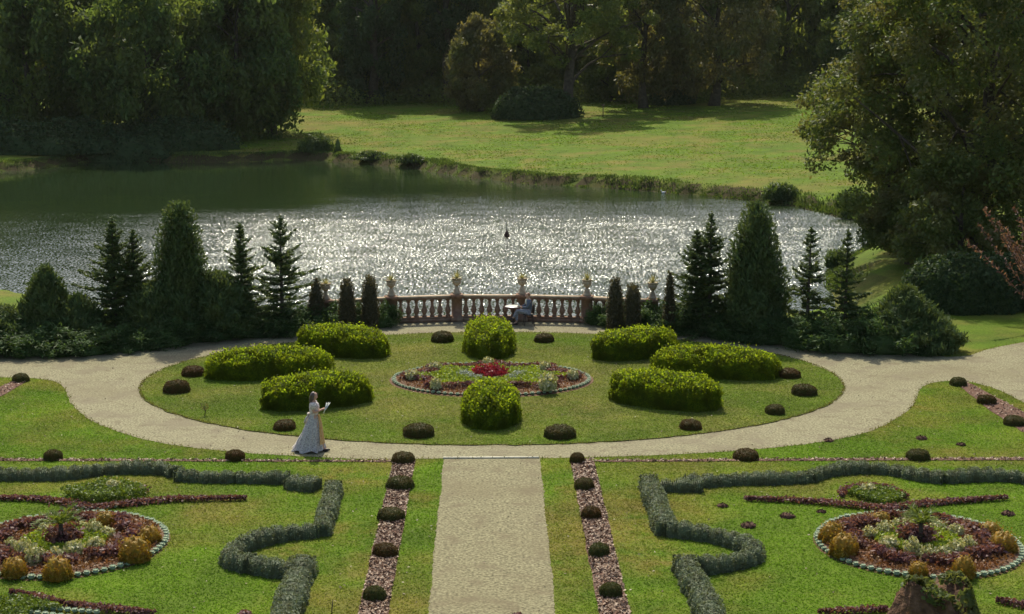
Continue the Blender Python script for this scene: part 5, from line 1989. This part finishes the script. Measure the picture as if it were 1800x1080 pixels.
# orange front panel, a curved cloth strip just proud of the skirt front
mb = MB()
zs = np.array([.22, .40, .58, .72, .90, 1.0])
zk = [.16, .34, .52, .72, .9, 1.02]
rx = np.interp(zs, zk, [.37, .31, .25, .205, .15, .105])
ry = np.interp(zs, zk, [.33, .28, .24, .195, .145, .11])
cx_ = np.interp(zs, zk, [-.13, -.09, -.05, -.02, 0, 0])
aa = np.linspace(-.75, .5, 7)
V = np.concatenate([np.column_stack([cx_[k] + (rx[k] * 1.09 + .012) * np.cos(aa), (ry[k] * 1.09 + .012) * np.sin(aa), np.full(7, zs[k])]) for k in range(6)])
i, j = np.meshgrid(np.arange(5), np.arange(6), indexing='ij')
a = i * 7 + j
mb.add(V, np.stack([a, a + 1, a + 8, a + 7], -1).reshape(-1, 4))
mb.build('front_panel', M['panel'], wo, smooth=True)
for sg in (-1, 1):
    mb = MB()
    blob(mb, (.005, sg * .165, 1.235), (.085, .075, .105), 14, 10)
    mb.build('puff_sleeve', M['bodice'], wo, smooth=True)
hb = skin_mesh('hair', [[(-.005, 0, 1.53, .092), (.012, 0, 1.60, .055)], [(-.005, 0, 1.53, .092), (-.045, 0, 1.45, .070), (-.065, 0, 1.36, .060), (-.075, 0, 1.27, .035)],
                        [(-.005, 0, 1.53, .092), (.0, -.072, 1.48, .030), (-.005, -.085, 1.38, .030)], [(-.005, 0, 1.53, .092), (.0, .072, 1.48, .030), (-.005, .085, 1.38, .030)]], M['hair_brown'])
obj('hair', hb, wo)
for q, (x, y, z, ry_) in enumerate(((.27, -.085, .04, -.15), (-.17, .085, .045, .5))):
    mb = MB()
    m4 = Matrix.Translation((x, y, z)) @ Matrix.Rotation(ry_, 4, 'Y')
    s = np.linspace(0, 1, 5)
    tube(mb, [np.array(m4 @ Vector((-.05 + .20 * t__, 0, .012 - .02 * t__))) for t__ in s], [.034, .042, .042, .036, .014], 10)
    mb.build('shoe', M['shoe'], wo, smooth=True)
# sash bow at the back of the waist
mb = MB()
blob(mb, (-.13, 0, 1.0), (.05, .09, .04), 10, 8)
tube(mb, [(-.13, -.03, .99), (-.2, -.05, .88), (-.24, -.06, .76)], [.02, .035, .03], 6)
mb.build('sash', M['bodice'], wo, smooth=True)
# the papers she holds: a small bundle of sheets
mb = MB()
for k in range(4):
    m4 = Matrix.Translation((.30 + .01 * k, 0, 1.15)) @ Matrix.Rotation(.25 + .12 * k, 4, 'Y') @ Matrix.Rotation(.3 * (k - 1.5), 4, 'X')
    box(mb, (-.004, -.11, -.13), (.004, .11, .14), m4)
o = mb.build('paper_bundle', M['paper'], loc=Pw)
o.scale = (sw,) * 3
tag(o, 'bundle of white papers held by the walking woman', 'papers')

# --- man seated at the table
Pm = G(929, 572)
rzm = R(180) + R(8)
face_dir = rzm
ch_ = [
    [(0, 0, .53, .125), (-.03, 0, .68, .115), (-.02, 0, .90, .130), (0, 0, 1.07, .055), (.02, 0, 1.11, .045), (.055, 0, 1.155, .064), (.045, 0, 1.235, .086), (.035, 0, 1.30, .062)],
    [(.055, 0, 1.155, .064), (.13, 0, 1.20, .016)],
    [(-.02, 0, .90, .130), (-.02, -.175, 1.0, .060), (.10, -.23, .76, .044), (.31, -.09, .74, .028), (.36, -.05, .76, .026)],
    [(-.02, 0, .90, .130), (-.02, .175, 1.0, .060), (.10, .23, .76, .044), (.31, .09, .74, .028), (.36, .05, .76, .026)],
    [(0, 0, .53, .125), (.05, -.10, .52, .095), (.45, -.10, .52, .062), (.46, -.10, .12, .04), (.60, -.10, .045, .03)],
    [(0, 0, .53, .125), (.05, .10, .54, .095), (.46, .05, .63, .062), (.62, -.04, .28, .04), (.74, -.05, .24, .03)],
] + hand(None, (.36, -.05, .76), (.8, .5, .3), (-.3, -.5, .8), side=1) + hand(None, (.36, .05, .76), (.8, -.5, .3), (-.3, .5, .8), side=-1)
mo = obj('person', skin_mesh('person', ch_, M['skin']), loc=Pm)
mo.rotation_euler = (0, 0, rzm)
tag(mo, 'man in a slate blue jacket sitting by the balustrade, legs crossed, reading', 'person')
face(mo, .045, 1.225)
obj('jacket', skin_mesh('jacket', [[(0, 0, .50, .145), (-.03, 0, .68, .135), (-.02, 0, .90, .150), (-.01, 0, 1.02, .085)],
                                   [(-.02, 0, .90, .150), (-.02, -.18, 1.0, .076), (.10, -.235, .76, .060), (.27, -.115, .742, .042)],
                                   [(-.02, 0, .90, .150), (-.02, .18, 1.0, .076), (.10, .235, .76, .060), (.27, .115, .742, .042)]], M['jacket']), mo)
obj('trousers', skin_mesh('trousers', [[(0, 0, .53, .135), (.05, -.10, .52, .108), (.45, -.10, .52, .077), (.46, -.10, .16, .055)],
                                       [(0, 0, .53, .135), (.05, .10, .54, .108), (.46, .05, .63, .077), (.60, -.03, .32, .055)]], M['trouser']), mo)
mb = MB()
blob(mb, (.095, 0, .95), (.045, .06, .12), 12, 8)
mb.build('shirt', M['shirt'], mo, smooth=True)
obj('hair', skin_mesh('hair', [[(.0, 0, 1.27, .088), (.03, 0, 1.325, .055)], [(.0, 0, 1.27, .088), (-.035, 0, 1.19, .06)],
                               [(.0, 0, 1.27, .088), (.01, -.07, 1.2, .03)], [(.0, 0, 1.27, .088), (.01, .07, 1.2, .03)]], M['hair_ginger']), mo)
for q, pts in enumerate(([(.42, -.10, .05), (.52, -.10, .05), (.63, -.10, .035)], [(.585, -.03, .27), (.68, -.045, .265), (.78, -.055, .235)])):
    mb = MB()
    tube(mb, pts, [.048, .048, .022], 10)
    mb.build('shoe', M['shoe'], mo, smooth=True)


def rot2(p):
    c, s = math.cos(rzm), math.sin(rzm)
    return Pm + np.array([c * p[0] - s * p[1], s * p[0] + c * p[1], p[2]])


# book in his hands
mb = MB()
for sg in (-1, 1):
    m4 = Matrix.Translation((.405, sg * .055, .83)) @ Matrix.Rotation(sg * .45, 4, 'Z') @ Matrix.Rotation(.5, 4, 'Y')
    box(mb, (-.008, -.06, -.09), (.008, .06, .09), m4)
o = mb.build('open_book', M['paper'], loc=Pm)
o.rotation_euler = (0, 0, rzm)
tag(o, 'open white book held by the seated man', 'book')
# chair
t_ = empty('garden_chair', 'dark iron garden chair under the seated man', 'chair', Pm, rz=rzm)
mb = MB()
lathe(mb, [(.21, .425), (.22, .435), (.22, .455), (.2, .46)], 24)
mb.build('seat', M['iron'], t_)
for (x, y) in ((.16, .16), (.16, -.16), (-.17, .16), (-.17, -.16)):
    mb = MB()
    tube(mb, [(x * .9, y * .9, .43), (x, y, .2), (x * 1.25, y * 1.25, 0)], [.014, .013, .013], 6)
    mb.build('leg', M['iron'], t_)
mb = MB()
an = np.linspace(-.1, np.pi + .1, 13)
tube(mb, [(-.20 - .03 * math.sin(x), .2 * math.cos(x), .45 + .42 * max(0, math.sin(x)) ** .5) for x in an], .014, 6)
for y in (-.09, 0, .09):
    tube(mb, [(-.19, y, .45), (-.225, y, .83)], .009, 5)
mb.build('backrest', M['iron'], t_)
# cafe table
Pt = G(902, 571)
t_ = empty('cafe_table', 'small round cafe table with white top beside the seated man', 'table', Pt)
mb = MB()
lathe(mb, [(.30, .724), (.325, .728), (.33, .738), (.32, .748)], 32)
mb.build('tabletop', M['marble'], t_, smooth=False)
mb = MB()
lathe(mb, [(.325, .685), (.342, .69), (.342, .722), (.30, .7215)], 32)
mb.build('rim', M['redrim'], t_)
mb = MB()
lathe(mb, [(.03, .05), (.035, .10), (.022, .2), (.03, .4), (.022, .6), (.06, .684)], 12)
mb.build('pedestal', M['iron'], t_, smooth=True)
for k in range(3):
    a_ = k * 2.094 + .4
    mb = MB()
    tube(mb, [(.02 * math.cos(a_), .02 * math.sin(a_), .12), (.14 * math.cos(a_), .14 * math.sin(a_), .09), (.26 * math.cos(a_), .26 * math.sin(a_), .015)], [.02, .018, .015], 6)
    mb.build('foot', M['iron'], t_)

# ------------------------------------------------------------------ short grass standing on the lawns
def grass_mesh(name, poly, n, z, material, hmin, hmax, label, excl, seed):
    r = np.random.default_rng(seed)
    Q = tri_sample(np.asarray(poly), n, r)
    ok = np.ones(len(Q), dtype=bool)
    for (kind, dat) in excl:
        if kind == 'e':
            c, a_, b_ = dat
            ok &= ((Q[:, 0] - c[0]) / a_) ** 2 + ((Q[:, 1] - c[1]) / b_) ** 2 > 1
        else:
            poly2 = np.asarray(dat)
            ins = np.zeros(len(Q), dtype=bool)
            for p, q in zip(poly2, np.roll(poly2, -1, axis=0)):
                c_ = (p[1] > Q[:, 1]) != (q[1] > Q[:, 1])
                if abs(q[1] - p[1]) > 1e-9:
                    ins ^= c_ & (Q[:, 0] < p[0] + (Q[:, 1] - p[1]) * (q[0] - p[0]) / (q[1] - p[1]))
            ok &= ~ins
    Q = Q[ok]
    n = len(Q)
    h = r.uniform(hmin, hmax, n)
    lean_ = np.column_stack([r.normal(size=(n, 2)) * 1.1, np.ones(n)])
    w = r.uniform(.012, .022, n)
    a_ = r.random(n) * np.pi
    s = np.column_stack([np.cos(a_), np.sin(a_), np.zeros(n)]) * w[:, None]
    P = np.column_stack([Q, np.full(n, z)])
    V = np.stack([P - s, P + s, P + lean_ * h[:, None]], 1).reshape(-1, 3)
    mb = MB()
    mb.add(V, np.arange(3 * n).reshape(-1, 3))
    return tag(mb.build(name, material), label, None, kind='stuff')


GRASS = True
if GRASS:
    near = [G(-30, 1130)[:2], G(1830, 1130)[:2], G(1860, 640)[:2], G(1640, 655)[:2], G(1400, 640)[:2], G(-60, 655)[:2]]
    exc = [('p', gp), ('p', np.array(cp)), ('e', (OC, OA * 1.0, OB * 1.0))] + [('p', s[0]) for s in strips]
    grass_mesh('lawn_grass', near, 430000, 0.0, M['lawn_blade'], .014, .038, 'short mown grass of the outer lawns', exc, 71)
    grass_mesh('oval_grass', op * .997 + OC * .003, 190000, ZL, M['oval_blade'], .012, .034, 'short mown grass of the oval lawn', [('e', (BC, BA * 1.03, BB * 1.05))], 72)

# fallen leaves and bits of litter
r = np.random.default_rng(91)
n = 1500
Q = tri_sample(np.array([G(-60, 1120)[:2], G(1860, 1120)[:2], G(1860, 600)[:2], G(1050, 564)[:2], G(690, 564)[:2], G(-60, 640)[:2]]), n, r)
rr_ = np.hypot((Q[:, 0] - OC[0]) / OA, (Q[:, 1] - OC[1]) / OB)
mb = MB()
cards(mb, np.column_stack([Q, np.where(rr_ < 1.005, ZL, 0) + .022 + .012 * r.random(n)]), norm(np.array([0, 0, 1.0]) + r.normal(size=(n, 3)) * .35), r.uniform(.03, .085, n), r.uniform(.02, .05, n), r=r)
tag(mb.build('leaf_litter', M['litter']), 'scattered fallen leaves and bits of bark on paths and lawns', None, kind='stuff')
n = 5000
k = r.integers(0, len(gp), n)
Q = gp[k] + r.normal(size=(n, 2)) * .05
hh = r.uniform(.03, .10, n)
al = norm(np.array([0, 0, 1.0]) + r.normal(size=(n, 3)) * .5)
mb = MB()
cards(mb, np.column_stack([Q, hh * .4]), rdir(n, r), hh, .022, along=al, r=r)
tt = r.random(4000) * 2 * np.pi
hh = r.uniform(.03, .09, 4000)
al = norm(np.array([0, 0, 1.0]) + r.normal(size=(4000, 3)) * .5)
cards(mb, np.column_stack([OC[0] + OA * np.cos(tt) + r.normal(size=4000) * .03, OC[1] + OB * np.sin(tt) + r.normal(size=4000) * .03, ZL * .6 + hh * .4]), rdir(4000, r), hh, .022, along=al, r=r)
tag(mb.build('edge_grass', M['edge_blade']), 'ragged grass hanging over the lawn edges', None, kind='stuff')

# ------------------------------------------------------------------ light
SUN_EL, SUN_AZ = R(49), R(-6)      # azimuth from +Y towards +X
w = bpy.data.worlds.new('World')
sc.world = w
w.use_nodes = True
nt = w.node_tree
bg = nt.nodes['Background']
sky = nt.nodes.new('ShaderNodeTexSky')
sky.sky_type = 'NISHITA'
sky.sun_disc = False
sky.dust_density = 2.5
sky.ozone_density = 0.35
sky.sun_elevation = SUN_EL
sky.sun_rotation = SUN_AZ
nt.links.new(sky.outputs[0], bg.inputs[0])
bg.inputs[1].default_value = 0.125
sun = bpy.data.objects.new('sun', bpy.data.lights.new('sun', 'SUN'))
COL.objects.link(sun)
sun.data.energy = 3.6
sun.data.angle = R(0.55)
sun.data.color = (1.0, 0.945, 0.75)
v = Vector((math.sin(SUN_AZ) * math.cos(SUN_EL), math.cos(SUN_AZ) * math.cos(SUN_EL), math.sin(SUN_EL)))
sun.rotation_euler = v.to_track_quat('Z', 'Y').to_euler()
sun.location = (0, 40, 60)

HAZE = 0.00005  # added scattering volume, brightens the blacks of the far trees
if HAZE:
    hb = MB()
    box(hb, (-3000, -300, -6), (3000, 4500, 75))
    hm = bpy.data.materials.new('haze')
    hm.use_nodes = True
    ht = hm.node_tree
    ht.nodes.clear()
    pv = ht.nodes.new('ShaderNodeVolumePrincipled')
    pv.inputs['Color'].default_value = (.80, .86, .74, 1)
    pv.inputs['Density'].default_value = HAZE
    pv.inputs['Anisotropy'].default_value = .3
    ho = ht.nodes.new('ShaderNodeOutputMaterial')
    ht.links.new(pv.outputs[0], ho.inputs['Volume'])
    tag(hb.build('haze', hm), 'thin haze volume added to lift the dark tones of the far trees', None, kind='stuff')

sc.view_settings.view_transform = 'Standard'
sc.view_settings.look = 'None'
sc.view_settings.gamma = 1
sc.view_settings.exposure = 0.45
sc.render.engine = 'CYCLES'
sc.cycles.max_bounces = 8
sc.cycles.transparent_max_bounces = 4
sc.cycles.use_denoising = True
